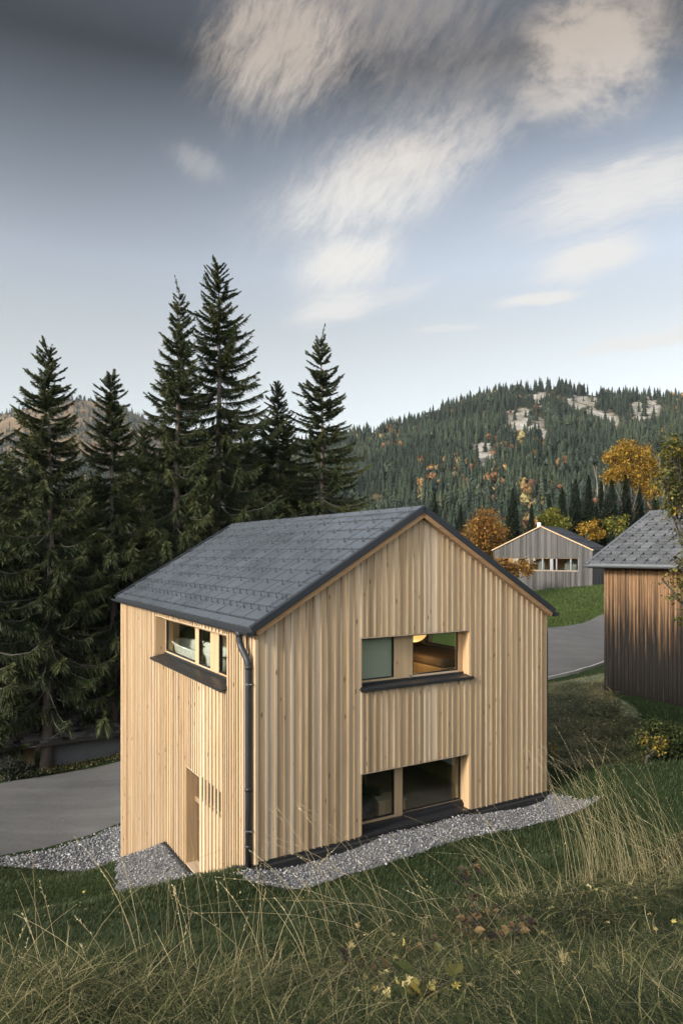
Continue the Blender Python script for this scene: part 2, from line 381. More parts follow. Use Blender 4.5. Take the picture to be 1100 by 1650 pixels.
# ------------------------------------------------------------------ the lie of the land
TH = .5364; C0 = np.array([-1.4863, 12.2023]); WID, LEN = 7.1327, 9.8859
U2 = np.array([math.cos(TH), math.sin(TH)]); V2 = np.array([-math.sin(TH), math.cos(TH)])
def hw(a, b, c=0.):                       # house coordinates (along the gable, along the eaves, up) -> world
    q = C0+a*U2+b*V2; return np.array([q[0], q[1], c])
ZB = [(-.6, 0.), (0., -.03), (.94, -.40), (1.91, -.94), (3.3, -1.47), (3.92, -1.50), (5.34, -1.52), (7.34, -2.47), (9.89, -3.62), (11, -3.7)]
def zwall(t): return float(np.interp(t, [p[0] for p in ZB], [p[1] for p in ZB]))   # foot of the boards on the eaves side
ctrl = [W3(*p) for p in [(550, 1650, 2.6), (0, 1650, 2.8), (1100, 1650, 2.45), (550, 1530, 5), (550, 1462, 8.5), (300, 1600, 3.6), (-250, 1600, 4.2),
    (1100, 1500, 5), (1100, 1402, 8.5), (1100, 1300, 13), (1100, 1220, 18), (820, 1440, 7.8), (820, 1560, 4.0), (950, 1385, 9.5), (1300, 1250, 13), (1350, 1400, 7),
    (0, 1560, 4.6), (0, 1482, 10.4), (60, 1443, 14.9), (0, 1405, 19.), (-200, 1430, 16), (-200, 1392, 20.5), (250, 1482, 9), (250, 1432, 12.3), (450, 1450, 10.5), (450, 1436, 11.3),
    (120, 1415, 17.3), (175, 1398, 18.9), (680, 1412, 10.9), (790, 1370, 12.5),
    (0, 1383, 21.3), (190, 1330, 23.6), (0, 1262, 28), (190, 1222, 31.5), (-300, 1290, 26), (-300, 1440, 18.8),
    (880, 1100, 30), (880, 1020, 37), (973, 1070, 33), (973, 985, 43), (1080, 1030, 38), (1080, 940, 50),
    (900, 1230, 19), (885, 1165, 24), (960, 1132, 24), (1000, 1250, 16), (973, 1119, 25.8), (1100, 1144, 23.5), (960, 1290, 15.0),
    (0, 1256, 29), (100, 1236, 31), (190, 1213, 33), (885, 1014, 38), (955, 948, 68), (880, 962, 66), (1000, 935, 75)]]
ctrl += [np.array(p, float) for p in [(0, -3, 5.9), (-8, -2, 5.3), (8, -2, 6.), (0, .5, 4.5), (0, 34.3, -1.3), (0, 27.5, -2.0), (-18, 45, -5.2), (-28, 60, -6.5), (-4, 60, -1.5), (22, 95, 2.5), (14, 60, 1.7),
                                      (24, 20, 1.2), (20, 30, .9), (-24, 20, -3.5), (-22, 8, -1.0), (-14, 4, 1.4), (18, 8, 3.), (16, 0, 4.6)]]
for a in (0., 2.5, 5., 7.4):
    for d in (.05, 1.0): ctrl.append(hw(a, -d, -.10))
for t in (.94, 1.91, 3.0, 3.92, 5.34, 6.4, 7.34, 8.6, 9.89): ctrl.append(hw(-.03, t, zwall(t)-.06))
for t, w_, z in ((4., 1.4, -1.86), (5.3, 1.1, -1.75), (7., .7, -2.6), (9., .3, -3.45)): ctrl.append(hw(-w_, t, z))
ctrl.append(hw(7.6, 3, -.2)); ctrl.append(hw(7.6, 7, -.35)); ctrl.append(hw(7.6, 10, -.6)); ctrl.append(hw(3.5, 10.8, -2.3))
ctrl = np.array(ctrl)
def tps_fit(P, lam=.02):
    n = len(P); d = np.hypot(P[:, None, 0]-P[None, :, 0], P[:, None, 1]-P[None, :, 1])
    K = np.where(d > 0, d*d*np.log(np.maximum(d, 1e-9)), 0)+lam*np.eye(n); Q = np.c_[np.ones(n), P[:, :2]]
    A = np.block([[K, Q], [Q.T, np.zeros((3, 3))]]); s = np.linalg.solve(A, np.r_[P[:, 2], 0, 0, 0]); return s[:n], s[n:]
TW, TA = tps_fit(ctrl)
def ground(x, y):
    """height of the ground; falls into the valley floor far out"""
    x = np.atleast_1d(np.asarray(x, float)); y = np.atleast_1d(np.asarray(y, float)); out = np.empty(x.shape)
    xf, yf = np.clip(x, -34, 40).ravel(), np.clip(y, -8, 110).ravel(); o = out.ravel()
    for i in range(0, len(xf), 40000):
        d2 = (xf[i:i+40000, None]-ctrl[None, :, 0])**2+(yf[i:i+40000, None]-ctrl[None, :, 1])**2
        o[i:i+40000] = (np.where(d2 > 0, .5*d2*np.log(np.maximum(d2, 1e-12)), 0))@TW+TA[0]+TA[1]*xf[i:i+40000]+TA[2]*yf[i:i+40000]
    out = o.reshape(x.shape)
    far = np.clip((np.hypot(np.maximum(np.abs(x-3)-37, 0), np.maximum(np.maximum(y-105, -5-y), 0)))/60, 0, 1)
    far = far*far*(3-2*far); out = np.clip(out, -9, 8)
    # small tussocks and dips
    r = .018*np.sin(x*3.1+1.3*np.sin(y*2.2))*np.cos(y*2.7+np.sin(x*1.7))+.03*np.sin(x*.9+2*np.sin(y*.45))+.045*np.clip((9.5-y)/2, 0, 1)*np.sin(x*4.3+1.7*np.sin(y*3.7))*np.sin(y*4.9+1.3*np.sin(x*2.9))
    return out*(1-far)-9*far+r*np.clip(1-far, 0, 1)
def g1(x, y): return float(ground([x], [y])[0])

# polygons of the site plan, in world x, y
def pl(*pts): return np.array([W3(*p)[:2] for p in pts])
road_near = [(-600, 1560, 14.5), (-200, 1440, 18.8), (0, 1383, 21.3), (190, 1330, 23.6), (500, 1222, 26.9), (880, 1100, 30), (973, 1070, 33), (1080, 1030, 38), (1200, 985, 47)]
road_far = [(-600, 1400, 21.5), (-200, 1312, 25.2), (0, 1264, 28), (190, 1222, 31.5), (500, 1125, 34.2), (880, 1020, 37), (973, 985, 43), (1080, 945, 50), (1200, 915, 62)]
gravel_front = np.array([hw(-.42, .02)[:2], hw(-.34, -.55)[:2], hw(.25, -.98)[:2], hw(7.75, -1.06)[:2], hw(7.55, -.3)[:2], hw(WID+.02, .3)[:2], hw(WID-.02, -.02)[:2], hw(3, -.02)[:2], hw(0, -.02)[:2]])
gravel_pit = np.array([hw(-.02, 3.15)[:2], hw(-.28, 3.32)[:2], hw(-1.5, 4.0)[:2], hw(-1.1, 5.6)[:2], hw(-.55, 8.)[:2], hw(-.3, 10.1)[:2], hw(-.02, 10.1)[:2]])
shoulder = pl((-200, 1460, 18.), (0, 1393, 20.4), (190, 1391, 19.9), (200, 1384, 20.5), (300, 1350, 22.6), (300, 1290, 25.2), (190, 1331, 23.55), (0, 1384, 21.25), (-200, 1441, 18.75))

def in_poly(x, y, P):
    ins = np.zeros(x.shape, bool); n = len(P)
    for i in range(n):
        (x0, y0), (x1, y1) = P[i], P[(i+1) % n]
        c = ((y0 > y) != (y1 > y)) & (x < (x1-x0)*(y-y0)/(y1-y0+1e-12)+x0); ins ^= c
    return ins
ROADP = np.array([W3(*p)[:2] for p in road_near]+[W3(*p)[:2] for p in road_far[::-1]])
def house_ab(x, y): dx, dy = x-C0[0], y-C0[1]; return dx*U2[0]+dy*U2[1], dx*V2[0]+dy*V2[1]

BANKL = [(-400, 1490), (-200, 1520), (0, 1570), (150, 1600), (350, 1600), (480, 1550), (620, 1508), (750, 1476), (850, 1448), (950, 1415), (1100, 1362), (1300, 1300), (1700, 1210)]
def bankness(x, y, z):
    px = 550+F*x/np.maximum(y, .5); py = HZ+F*(CZ-z)/np.maximum(y, .5)
    lim = np.interp(px, [p[0] for p in BANKL], [p[1] for p in BANKL])+22*np.sin(px*.021)+10*np.sin(px*.067)
    return np.clip((py-lim)/45+.5, 0, 1)*(y < 14)
MOWNP = pl((860, 1235, 18.5), (1000, 1242, 17.2), (1045, 1205, 19.5), (1035, 1160, 22.2), (990, 1128, 24.8), (972, 1110, 27.5), (985, 1080, 31.5), (860, 1112, 29.4), (800, 1140, 26))

def build_ground():
    def axis(lo, hi, step, far, growth):
        a = list(np.arange(lo, hi+1e-6, step)); s = step
        while a[-1] < far[1]: s *= growth; a.append(a[-1]+s)
        s = step; b = []
        q = lo
        while q > far[0]: s *= growth; q -= s; b.append(q)
        return np.array(b[::-1]+a)
    xs = axis(-16, 17, .2, (-5200, 5200), 1.13); ys = axis(-3, 34, .2, (-400, 6500), 1.12)
    X, Y = np.meshgrid(xs, ys); Z = ground(X, Y)
    a, b = house_ab(X, Y); ins = (a > .05) & (a < WID-.05) & (b > .05) & (b < LEN-.05); Z = np.where(ins, np.minimum(Z, -.6), Z)
    pit = in_poly(X, Y, gravel_front) | in_poly(X, Y, gravel_pit) | in_poly(X, Y, shoulder) | in_poly(X, Y, ROADP)
    n, m = X.shape; V = np.c_[X.ravel(), Y.ravel(), Z.ravel()]
    i = np.arange(n*m).reshape(n, m); Fc = np.c_[i[:-1, :-1].ravel(), i[:-1, 1:].ravel(), i[1:, 1:].ravel(), i[1:, :-1].ravel()]
    bank = bankness(X, Y, Z).ravel(); mown = in_poly(X, Y, MOWNP).astype(float)
    k = mown.copy()
    for _ in range(3): k[1:-1, 1:-1] = (k[1:-1, 1:-1]+k[:-2, 1:-1]+k[2:, 1:-1]+k[1:-1, :-2]+k[1:-1, 2:])/5
    mead = ((Y > 33) & (X > 2)).astype(float)
    mt, nn, b_ = new_mat('ground_turf'); co = obj_co(nn)
    f = nn.noise(co, 1.1, 6, .65); g = nn.noise(co, 14., 5, .7)
    lawn = nn.ramp(g, [(.3, (.012, .018, .007)), (.55, (.026, .042, .013)), (.75, (.045, .064, .02))])
    bankc = nn.ramp(g, [(.3, (.028, .026, .013)), (.55, (.065, .060, .026)), (.8, (.12, .10, .05))])
    mownc = nn.ramp(nn.noise(co, 7., 6, .7), [(.3, (.040, .050, .022)), (.5, (.125, .135, .072)), (.7, (.30, .30, .21))])
    meadc = nn.ramp(g, [(.3, (.035, .062, .014)), (.6, (.066, .105, .024)), (.8, (.10, .135, .035))])
    c = nn.mix(nn.mrange(nn.math('ADD', attr(nn, 'bank'), nn.math('MULTIPLY', nn.math('SUBTRACT', f, .5), .8)), .3, .7), lawn, bankc)
    c = nn.mix(nn.mrange(nn.math('ADD', attr(nn, 'mown'), nn.math('MULTIPLY', nn.math('SUBTRACT', f, .5), .7)), .35, .65), c, mownc)
    c = nn.mix(attr(nn, 'meadow'), c, nn.mix(nn.mrange(f, .35, .65), meadc, (.05, .06, .02)))
    nn.put(b_.inputs['Base Color'], c); b_.inputs['Roughness'].default_value = .95; b_.inputs['Specular IOR Level'].default_value = .1
    bump(nn, b_, g, .9, .05)
    o = npmesh('ground', V, Fc, mt, None, None, True, {'bank': bank, 'mown': k.ravel(), 'meadow': mead.ravel()}); tag(o, kind='structure')
build_ground()

def sheet(name, inner, outer, mat, lift, n_across=14, sub=10):
    """a strip draped over the ground between two edge lines"""
    A = np.array([W3(*p)[:2] for p in inner]); B = np.array([W3(*p)[:2] for p in outer])
    def dens(P):
        t = np.linspace(0, len(P)-1, (len(P)-1)*sub+1)
        x = np.interp(t, range(len(P)), P[:, 0]); y = np.interp(t, range(len(P)), P[:, 1])
        for _ in range(30): x[1:-1] = (x[:-2]+2*x[1:-1]+x[2:])/4; y[1:-1] = (y[:-2]+2*y[1:-1]+y[2:])/4
        return np.c_[x, y]
    A, B = dens(A), dens(B); s = np.linspace(0, 1, n_across+1)[None, :, None]
    G = A[:, None]*(1-s)+B[:, None]*s; X, Y = G[..., 0], G[..., 1]; Z = ground(X, Y)+lift
    Z[:, 0] -= lift+.08; Z[:, -1] -= lift+.08
    n, m = X.shape; i = np.arange(n*m).reshape(n, m)
    return npmesh(name, np.c_[X.ravel(), Y.ravel(), Z.ravel()], np.c_[i[:-1, :-1].ravel(), i[:-1, 1:].ravel(), i[1:, 1:].ravel(), i[1:, :-1].ravel()], mat, smooth=True), A, B
road, RA, RB = sheet('road', road_near, road_far, M['asphalt'], .075); tag(road, kind='structure')
def kerb():
    mb = MB()
    for i in range(45, len(RA)-1):
        p, q = RA[i], RA[i+1]; d = (q-p)/np.linalg.norm(q-p); nrm = np.array([d[1], -d[0]])*.11
        z0, z1 = g1(*p)+.12, g1(*q)+.12
        mb.hexa([(*p, z0-.3), (*q, z1-.3), (*(q+nrm), z1-.3), (*(p+nrm), z0-.3), (*p, z0), (*q, z1), (*(q+nrm), z1), (*(p+nrm), z0)])
    tag(mb.build('kerb', M['concrete']), kind='structure')
kerb()

def patch(name, P, lift, step=.12):
    """gravel bed: triangulated grid inside a polygon"""
    xs = np.arange(P[:, 0].min(), P[:, 0].max()+step, step); ys = np.arange(P[:, 1].min(), P[:, 1].max()+step, step)
    X, Y = np.meshgrid(xs, ys); ok = in_poly(X, Y, P); Z = ground(X, Y)+lift
    Z = np.where(ok, Z, Z-lift-.03); n, m = X.shape; i = np.arange(n*m).reshape(n, m)
    keep = (ok[:-1, :-1] | ok[:-1, 1:] | ok[1:, 1:] | ok[1:, :-1]).ravel()
    Fc = np.c_[i[:-1, :-1].ravel(), i[:-1, 1:].ravel(), i[1:, 1:].ravel(), i[1:, :-1].ravel()][keep]
    u, inv = np.unique(Fc.ravel(), return_inverse=True)
    return npmesh(name, np.c_[X.ravel(), Y.ravel(), Z.ravel()][u], inv.reshape(-1, 4), M['gravel_bed'], smooth=True)
for nm, P in (('gravel_strip', gravel_front), ('gravel_slope', gravel_pit), ('gravel_shoulder', shoulder)): tag(patch(nm, P, .02), kind='structure')

def stones(P, n, r0, r1, spread=.04):
    lo, hi = P.min(0), P.max(0); q = rng.uniform(lo, hi, (int(n*2.2), 2)); q = q[in_poly(q[:, 0], q[:, 1], P)][:n]
    q = q+rng.normal(0, spread, q.shape)
    k = len(q); z = ground(q[:, 0], q[:, 1])+.02; r = rng.uniform(r0, r1, k)*rng.choice([.7, 1, 1.3], k)
    base = np.array([(1, 0, 0), (-1, 0, 0), (0, 1, 0), (0, -1, 0), (0, 0, 1), (0, 0, -1), (.6, .6, .45), (-.6, .5, -.4)], float)[:6]
    Vt = base[None]*rng.uniform(.6, 1.25, (k, 6, 1))*np.array([1, 1, .7])
    Vt += rng.normal(0, .18, Vt.shape)
    th = rng.uniform(0, 6.28, k); ph = rng.normal(0, .6, k); c, s = np.cos(th), np.sin(th); c2, s2 = np.cos(ph), np.sin(ph)
    x, y, zz = Vt[..., 0], Vt[..., 1], Vt[..., 2]; y, zz = y*c2[:, None]-zz*s2[:, None], y*s2[:, None]+zz*c2[:, None]
    Vt = np.stack([x*c[:, None]-y*s[:, None], x*s[:, None]+y*c[:, None], zz], -1)*r[:, None, None]
    Vt += np.stack([q[:, 0], q[:, 1], z+r*rng.uniform(.0, .8, k)], -1)[:, None]
    f = np.array([(0, 2, 4), (2, 1, 4), (1, 3, 4), (3, 0, 4), (2, 0, 5), (1, 2, 5), (3, 1, 5), (0, 3, 5)])
    Fc = (f[None]+np.arange(k)[:, None, None]*6).reshape(-1, 3)
    return Vt.reshape(-1, 3), Fc, np.repeat(rng.beta(1.6, 1.7, k), 8)
def merge(parts):
    V, Fc, T, o = [], [], [], 0
    for v, f, t in parts: V.append(v); Fc.append(f+o); T.append(t); o += len(v)
    return np.concatenate(V), np.concatenate(Fc), np.concatenate(T)
ev = []
for E_, sg in ((RA, 1), (RB, -1)):
    d_ = np.gradient(E_, axis=0); d_ /= np.linalg.norm(d_, axis=1, keepdims=True); nr = np.c_[d_[:, 1], -d_[:, 0]]*sg; ev.append(stones(np.r_[(E_-nr*.12)[18:80], (E_+nr*.38)[18:80][::-1]], 1900, .012, .03, .06))
gv = merge(ev+[stones(gravel_front, 700, .011, .02, .13), stones(gravel_pit, 400, .011, .02, .13), stones(gravel_front, 13000, .011, .022), stones(gravel_pit, 7500, .012, .024), stones(shoulder, 9000, .02, .042, .1)])
tag(npmesh('gravel', *gv[:2], M['pebble'], gv[2]), 'grey and white crushed stone gravel along the foot of the timber house', 'gravel', kind='stuff')

# ------------------------------------------------------------------ the timber house
house = empty('timber_house', hw(0, 0, 0), TH, 'new pale larch timber house with dark metal gable roof on the slope', 'house')
HE, HR, OV, OE = 4.1303, 6.3285, .1257, .1234
ALF = math.atan2(HR-HE, WID/2+OE); CA, SA = math.cos(ALF), math.sin(ALF)
RT = .16                                                    # thickness of the roof build-up
def wall_top(x): return HE+(min(x, WID-x)+OE)*math.tan(ALF)-RT/CA+.03
UL, UR = 2.154, 4.877
WIN_UP = (UL, UR, 2.86, 3.81); WIN_LO = (UL, UR, .03, 1.211)
L_WIN = (1.38, 6.29, 2.86, 3.865); L_DOOR = (2.95, 3.87, -1.50, .70); L_LOUV = (1.58, 2.77, .23, .735)
Mg = lambda s, d, z: (s, d, z)                              # gable: outward is -d
Ml = lambda s, d, z: (d, s, z)                              # eaves side
Mr = lambda s, d, z: (WID-d, s, z)
Mb = lambda s, d, z: (s, LEN-d, z)
def prism(mb, Mf, s0, s1, d0, d1, b0, b1, t0, t1, tone=.5):
    mb.hexa([Mf(s0, d0, b0), Mf(s1, d0, b1), Mf(s1, d1, b1), Mf(s0, d1, b0), Mf(s0, d0, t0), Mf(s1, d0, t1), Mf(s1, d1, t1), Mf(s0, d1, t0)], tone)
def spans(s0, s1, zb, zt, opens):
    sm = (s0+s1)/2; iv = [(zb(s0), zb(s1), zt(s0), zt(s1))]
    for a, b, z0, z1 in sorted([o for o in opens if o[0] < sm < o[1]], key=lambda o: o[2]):
        nb = []
        for p in iv:
            if z0 > min(p[0], p[1])+.01: nb.append((p[0], p[1], min(z0, p[2]), min(z0, p[3])))
            if z1 < max(p[2], p[3])-.01: nb.append((max(z1, p[0]), max(z1, p[1]), p[2], p[3]))
        iv = nb
    return iv
def clad(mb, Mf, cuts, zb, zt, opens, board, batten, rec, proud, back=.03, louv=None, r=None):
    r = r or random.Random(3); cuts = sorted(cuts); std = (board, batten, back)
    for a, b in zip(cuts, cuts[1:]):
        board, batten, back = ((.115, .125), (.075, .085), .004) if louv and abs(a-louv[0]) < .01 else std
        mid = (board[0]+board[1]+batten[0]+batten[1])/2; n = max(1, round((b-a)/mid)); ws = []
        for i in range(n): ws += [(r.uniform(*batten), 1), (r.uniform(*board), 0)]
        tot = sum(w for w, _ in ws); s = a
        for w, k in ws:
            e = s+w*(b-a)/tot; tone = r.random(); d = -(proud+r.uniform(-.003, .003)) if k else -(rec+r.uniform(-.002, .004))
            op = opens+([louv] if (louv and not k) else [])
            for p in spans(s, e, zb, zt, op):
                j = r.uniform(-.006, .006)
                prism(mb, Mf, s+.003, e-.003, d, back, p[0]+j, p[1]+j, p[2], p[3], tone)
            s = e
def body(mb, Mf, cuts, zb, zt, opens, d0, d1):
    for a, b in zip(cuts, cuts[1:]):
        for p in spans(a, b, zb, zt, opens): prism(mb, Mf, a, b, d0, d1, *p)
gz = lambda s: 0.0
GO = [(WIN_UP[0], WIN_UP[1], WIN_UP[2]-.05, WIN_UP[3]), (WIN_LO[0], WIN_LO[1], -.05, WIN_LO[3])]
mb = MB(); clad(mb, Mg, [0, UL, UR, WID], gz, wall_top, GO, (.080, .130), (.036, .058), 0., .013, r=random.Random(5))
# corner boards
mb.build('gable_cladding', M['larch'], house)
LO = [(L_WIN[0], L_WIN[1], L_WIN[2]-.05, L_WIN[3]), L_DOOR]
ltop = lambda s: HE-.06-.03
lz = lambda s: zwall(s)
mb = MB(); clad(mb, Ml, [0.03, L_WIN[0], L_LOUV[0], L_LOUV[1], L_DOOR[0], L_DOOR[1], L_WIN[1], LEN], lz, ltop, LO, (.05, .095), (.04, .07), .0, .023, louv=L_LOUV, r=random.Random(8))
mb.build('eaves_cladding', M['larch_side'], house)
mb = MB(); clad(mb, Mr, [0, 2., 4.2, LEN], lambda s: -.35-.03*s, lambda s: HE-.07, [(2., 4.2, .75, 1.75), (2., 4.2, 2.9, 3.85)], (.09, .13), (.04, .055), 0., .03, r=random.Random(9))
mb.build('far_eaves_cladding', M['larch'], house)
mb = MB(); clad(mb, Mb, [0, WID/2, WID], lambda s: -3.6+.45*s, wall_top, [], (.10, .14), (.04, .055), 0., .03, r=random.Random(10))
mb.build('rear_cladding', M['larch'], house)
mb = MB()
body(mb, Mg, [0.03, UL, UR-.0, WID-.03], lambda s: -.5, lambda s: wall_top(s)-.02, GO, .032, .20)
body(mb, Mg, [WID/2-.01, WID/2+.01], lambda s: 3.9, lambda s: wall_top(s)-.03, [], .034, .19)
body(mb, Ml, [.2, L_WIN[0], L_LOUV[0], L_LOUV[1], L_DOOR[0], L_DOOR[1], L_WIN[1], LEN-.2], lambda s: zwall(s)-.9, lambda s: ltop(s)-.02, LO+[L_LOUV], .032, .20)
body(mb, Mr, [.2, 2., 4.2, LEN-.2], lambda s: -1.2, lambda s: HE-.1, [(2., 4.2, .75, 1.75), (2., 4.2, 2.9, 3.85)], .032, .20)
body(mb, Mb, [.0, WID/2, WID], lambda s: -4, lambda s: wall_top(s)-.02, [], .032, .20)
# gable triangle bodies follow the slope, so split at the ridge
mb.build('wall', M['room_wood'], house)
# plinth
mb = MB(); prism(mb, Mg, -.005, WID+.005, -.012, .031, -.4, -.4, .012, .012)
mb.box((-.03, -.10, -.17), (WID*.98, -.013, -.055))
ts = [0.02, .94, 1.91, 2.95]; 
for a, b in zip(ts, ts[1:]): prism(mb, Ml, a, b, -.012, .031, zwall(a)-.5, zwall(b)-.5, zwall(a)+.012, zwall(b)+.012)
for a, b in ((3.87, 5.34), (5.34, 7.34), (7.34, LEN)): prism(mb, Ml, a, b, -.012, .031, zwall(a)-.5, zwall(b)-.5, zwall(a)+.012, zwall(b)+.012)
for a, b in ((3.4, 5.34),): prism(mb, Ml, a, b, -.075, -.013, zwall(a)-.4, zwall(b)-.4, zwall(a)-.02, zwall(b)-.02)
mb.build('plinth', M['black'], house)
# corner post where the two claddings meet
mb = MB(); mb.box((-.030, -.024, -.02), (.029, .029, 3.9)); mb.build('corner_board', M['larch'], house)

def lining(name, Mf, o, depth, th=.025, bottom=True, mat=None):
    a, b, z0, z1 = o; mb = MB()
    prism(mb, Mf, a, a+th, .0, depth, z0, z0, z1-th, z1-th, .3); prism(mb, Mf, b-th, b, .0, depth, z0, z0, z1-th, z1-th, .6)
    prism(mb, Mf, a, b, .0, depth, z1-th, z1-th, z1, z1, .4)
    if bottom: prism(mb, Mf, a+th, b-th, .0, depth, z0, z0, z0+th, z0+th, .4)
    return mb
def window(name, Mf, o, rec, panes, parent=house, label=None, low=.0, gasket=.022, foot=True):
    """frame boards fill the opening at the depth rec; every pane is set in a black gasket"""
    a, b, z0, z1 = o
    fr = MB(); edges = [a+.02]+[q for p in panes for q in p]+[b-.02]
    for s0, s1 in zip(edges[::2], edges[1::2]):
        if s1-s0 > .004: prism(fr, Mf, s0, s1, rec, rec+.09, z0, z0, z1-.02, z1-.02, random.random())
    for p0, p1 in panes:
        prism(fr, Mf, p0, p1, rec+.002, rec+.088, z0+low, z0+low, z0+low+.045, z0+low+.045, random.random())
        prism(fr, Mf, p0, p1, rec+.002, rec+.088, z1-.05, z1-.05, z1-.02, z1-.02, random.random())
    w = fr.build(name, M['larch_smooth'], parent)
    if label: w['label'] = label
    lining('lining', Mf, o, rec+.19, bottom=foot).build('lining', M['larch_smooth'], w)
    for p0, p1 in panes:
        g = MB(); zb, zt = z0+low+.045, z1-.05
        for q in ((p0, p0+gasket, zb, zt), (p1-gasket, p1, zb, zt), (p0+gasket, p1-gasket, zb, zb+gasket), (p0+gasket, p1-gasket, zt-gasket, zt)):
            prism(g, Mf, q[0], q[1], rec+.012, rec+.06, q[2], q[2], q[3], q[3])
        g.build('gasket', M['frame_black'], w)
        g = MB(); prism(g, Mf, p0+gasket, p1-gasket, rec+.03, rec+.04, zb+gasket, zb+gasket, zt-gasket, zt-gasket)
        g.build('pane', M['glass'], w)
    return w
w = window('window', Mg, WIN_UP, .20, [(UL+.021, 3.073), (3.53, 4.725)], low=.035, foot=False, label='upper gable window with pale blind and lit lamp')
s = MB(); s.hexa([Mg(UL-.03, -.06, 2.795), Mg(UR+.06, -.06, 2.795), Mg(UR-.0, .20, 2.835), Mg(UL, .20, 2.835), Mg(UL-.03, -.06, 2.825), Mg(UR+.06, -.06, 2.825), Mg(UR-.0, .20, 2.865), Mg(UL, .20, 2.865)])
prism(s, Mg, UL+.02, UR-.02, .17, .199, 2.866, 2.866, 2.905, 2.905); prism(s, Mg, UL-.03, UR+.06, -.064, -.058, 2.775, 2.775, 2.828, 2.828)
s.build('sill', M['sill'], w)
bl = MB(); prism(bl, Mg, UL+.03, 3.08, .262, .268, 2.9, 2.9, 3.79, 3.79); bl.build('blind', M['blind'], w)
br = MB(); br.tube([Mg(3.42, .15, 2.90), Mg(3.42, .15, 2.965)], .012); br.tube([Mg(3.46, .15, 2.90), Mg(3.46, .15, 2.965)], .012); br.build('drip_bracket', M['steel'], w)
w = window('window', Mg, WIN_LO, .25, [(UL+.021, 3.115), (3.31, 4.84)], low=.09, foot=False, label='lower gable window down to the gravel')
s = MB(); prism(s, Mg, UL, UR, -.03, .40, -.02, -.02, .031, .031); prism(s, Mg, UL+.026, UR-.026, .17, .2495, .0315, .0315, .115, .115); prism(s, Mg, 3.315, 4.845, .20, .2495, .1155, .1155, .165, .165)
s.build('threshold', M['sill'], w)
w = window('window', Ml, L_WIN, .26, [(L_WIN[0]+.021, 2.52), (3.02, 3.76), (4.0, 6.24)], low=.035, foot=False, label='long strip window tucked under the eaves')
s = MB(); a, b = L_WIN[0], L_WIN[1]
s.hexa([Ml(a, -.12, 2.77), Ml(b+.05, -.12, 2.77), Ml(b, .26, 2.83), Ml(a, .26, 2.83), Ml(a, -.12, 2.80), Ml(b+.05, -.12, 2.80), Ml(b, .26, 2.86), Ml(a, .26, 2.86)])
prism(s, Ml, a, b+.05, -.124, -.118, 2.75, 2.75, 2.803, 2.803); prism(s, Ml, a+.02, b-.02, .22, .259, 2.861, 2.861, 2.91, 2.91)
s.build('sill', M['sill'], w)
# door niche and the louvred stair light on the eaves side
d = MB(); prism(d, Ml, L_DOOR[0]+.03, L_DOOR[1]-.03, .26, .31, L_DOOR[2], L_DOOR[2], L_DOOR[3]-.03, L_DOOR[3]-.03)
d = d.build('door', M['barn_door'], house); lining('lining', Ml, L_DOOR, .30, .03).build('lining', M['larch_smooth'], d)
h = MB(); h.tube([Ml(3.03, .27, -.48), Ml(3.03, .22, -.48), Ml(3.14, .22, -.48)], .011); h.build('handle', M['sill'], d)
lv = MB(); prism(lv, Ml, L_LOUV[0], L_LOUV[1], .12, .14, L_LOUV[2], L_LOUV[2], L_LOUV[3], L_LOUV[3]); lv.build('slatted_opening', M['void'], house)
for z0, z1 in ((.75, 1.75), (2.9, 3.85)):
    window('window', Mr, (2., 4.2, z0, z1), .15, [(2.06, 4.14)], label='window in the far eaves wall')

# roof
def slope_pt(side, s, t, h):
    x = -OE+s*CA-h*SA; z = HE+s*SA+h*CA
    return (x, t, z) if side == 0 else (WID-x, t, z)
SL = (WID/2+OE)/CA; T0, T1 = -OV, LEN+OV
roof = empty('roof'); roof.parent = house; 
def slope_box(mb, side, s0, s1, t0, t1, h0, h1, tone=.5, e0=0., e1=0.):
    p = [slope_pt(side, s0, t0, h0), slope_pt(side, s1, t0, h0), slope_pt(side, s1, t1, h0), slope_pt(side, s0, t1, h0),
         slope_pt(side, s0, t0, h1+e0), slope_pt(side, s1, t0, h1+e1), slope_pt(side, s1, t1, h1+e1), slope_pt(side, s0, t1, h1+e0)]
    if side == 1: p = [p[i] for i in (1, 0, 3, 2, 5, 4, 7, 6)]
    mb.hexa(p, tone)
bpy.data.objects.remove(roof)
rr = random.Random(4); mb = MB(); S0, ROW, TILE = .19, .41, .70
guards = []
for side in (0, 1):
    slope_box(mb, side, .02, SL-.005, T0+.02, T1-.02, -.05, -.014, .0)
    slope_box(mb, side, -.02, S0-.012, T0, T1, -.03, .0, .45)
    r_ = 0; s = S0
    while s < SL-.02:
        s1 = min(s+ROW, SL-.01); off = (r_ % 2)*TILE/2; t = T0+.10-off
        while t < T1-.10:
            a, b = max(t, T0+.10), min(t+TILE, T1-.10)
            if b-a > .03:
                slope_box(mb, side, s+.020, s1+.004, a+.018, b-.018, -.013, .006+rr.uniform(0, .002), rr.uniform(.3, 1), e0=.016, e1=-.006)
                if side == 0 and b-a > .2 and s1-s > .2:
                    guards += [(s+ROW*.80, (a+b)/2)] if r_ > 1 else [(s+ROW*.72, a+(b-a)*.25), (s+ROW*.72, a+(b-a)*.75)]
            t += TILE
        r_ += 1; s += ROW
roof = mb.build('roof', M['roof_metal'], house)
mb = MB()
for side in (0, 1): slope_box(mb, side, SL-.16, SL+.02, T0-.01, T1+.01, .014, .045, .7)
mb.build('ridge_cap', M['roof_metal'], roof)
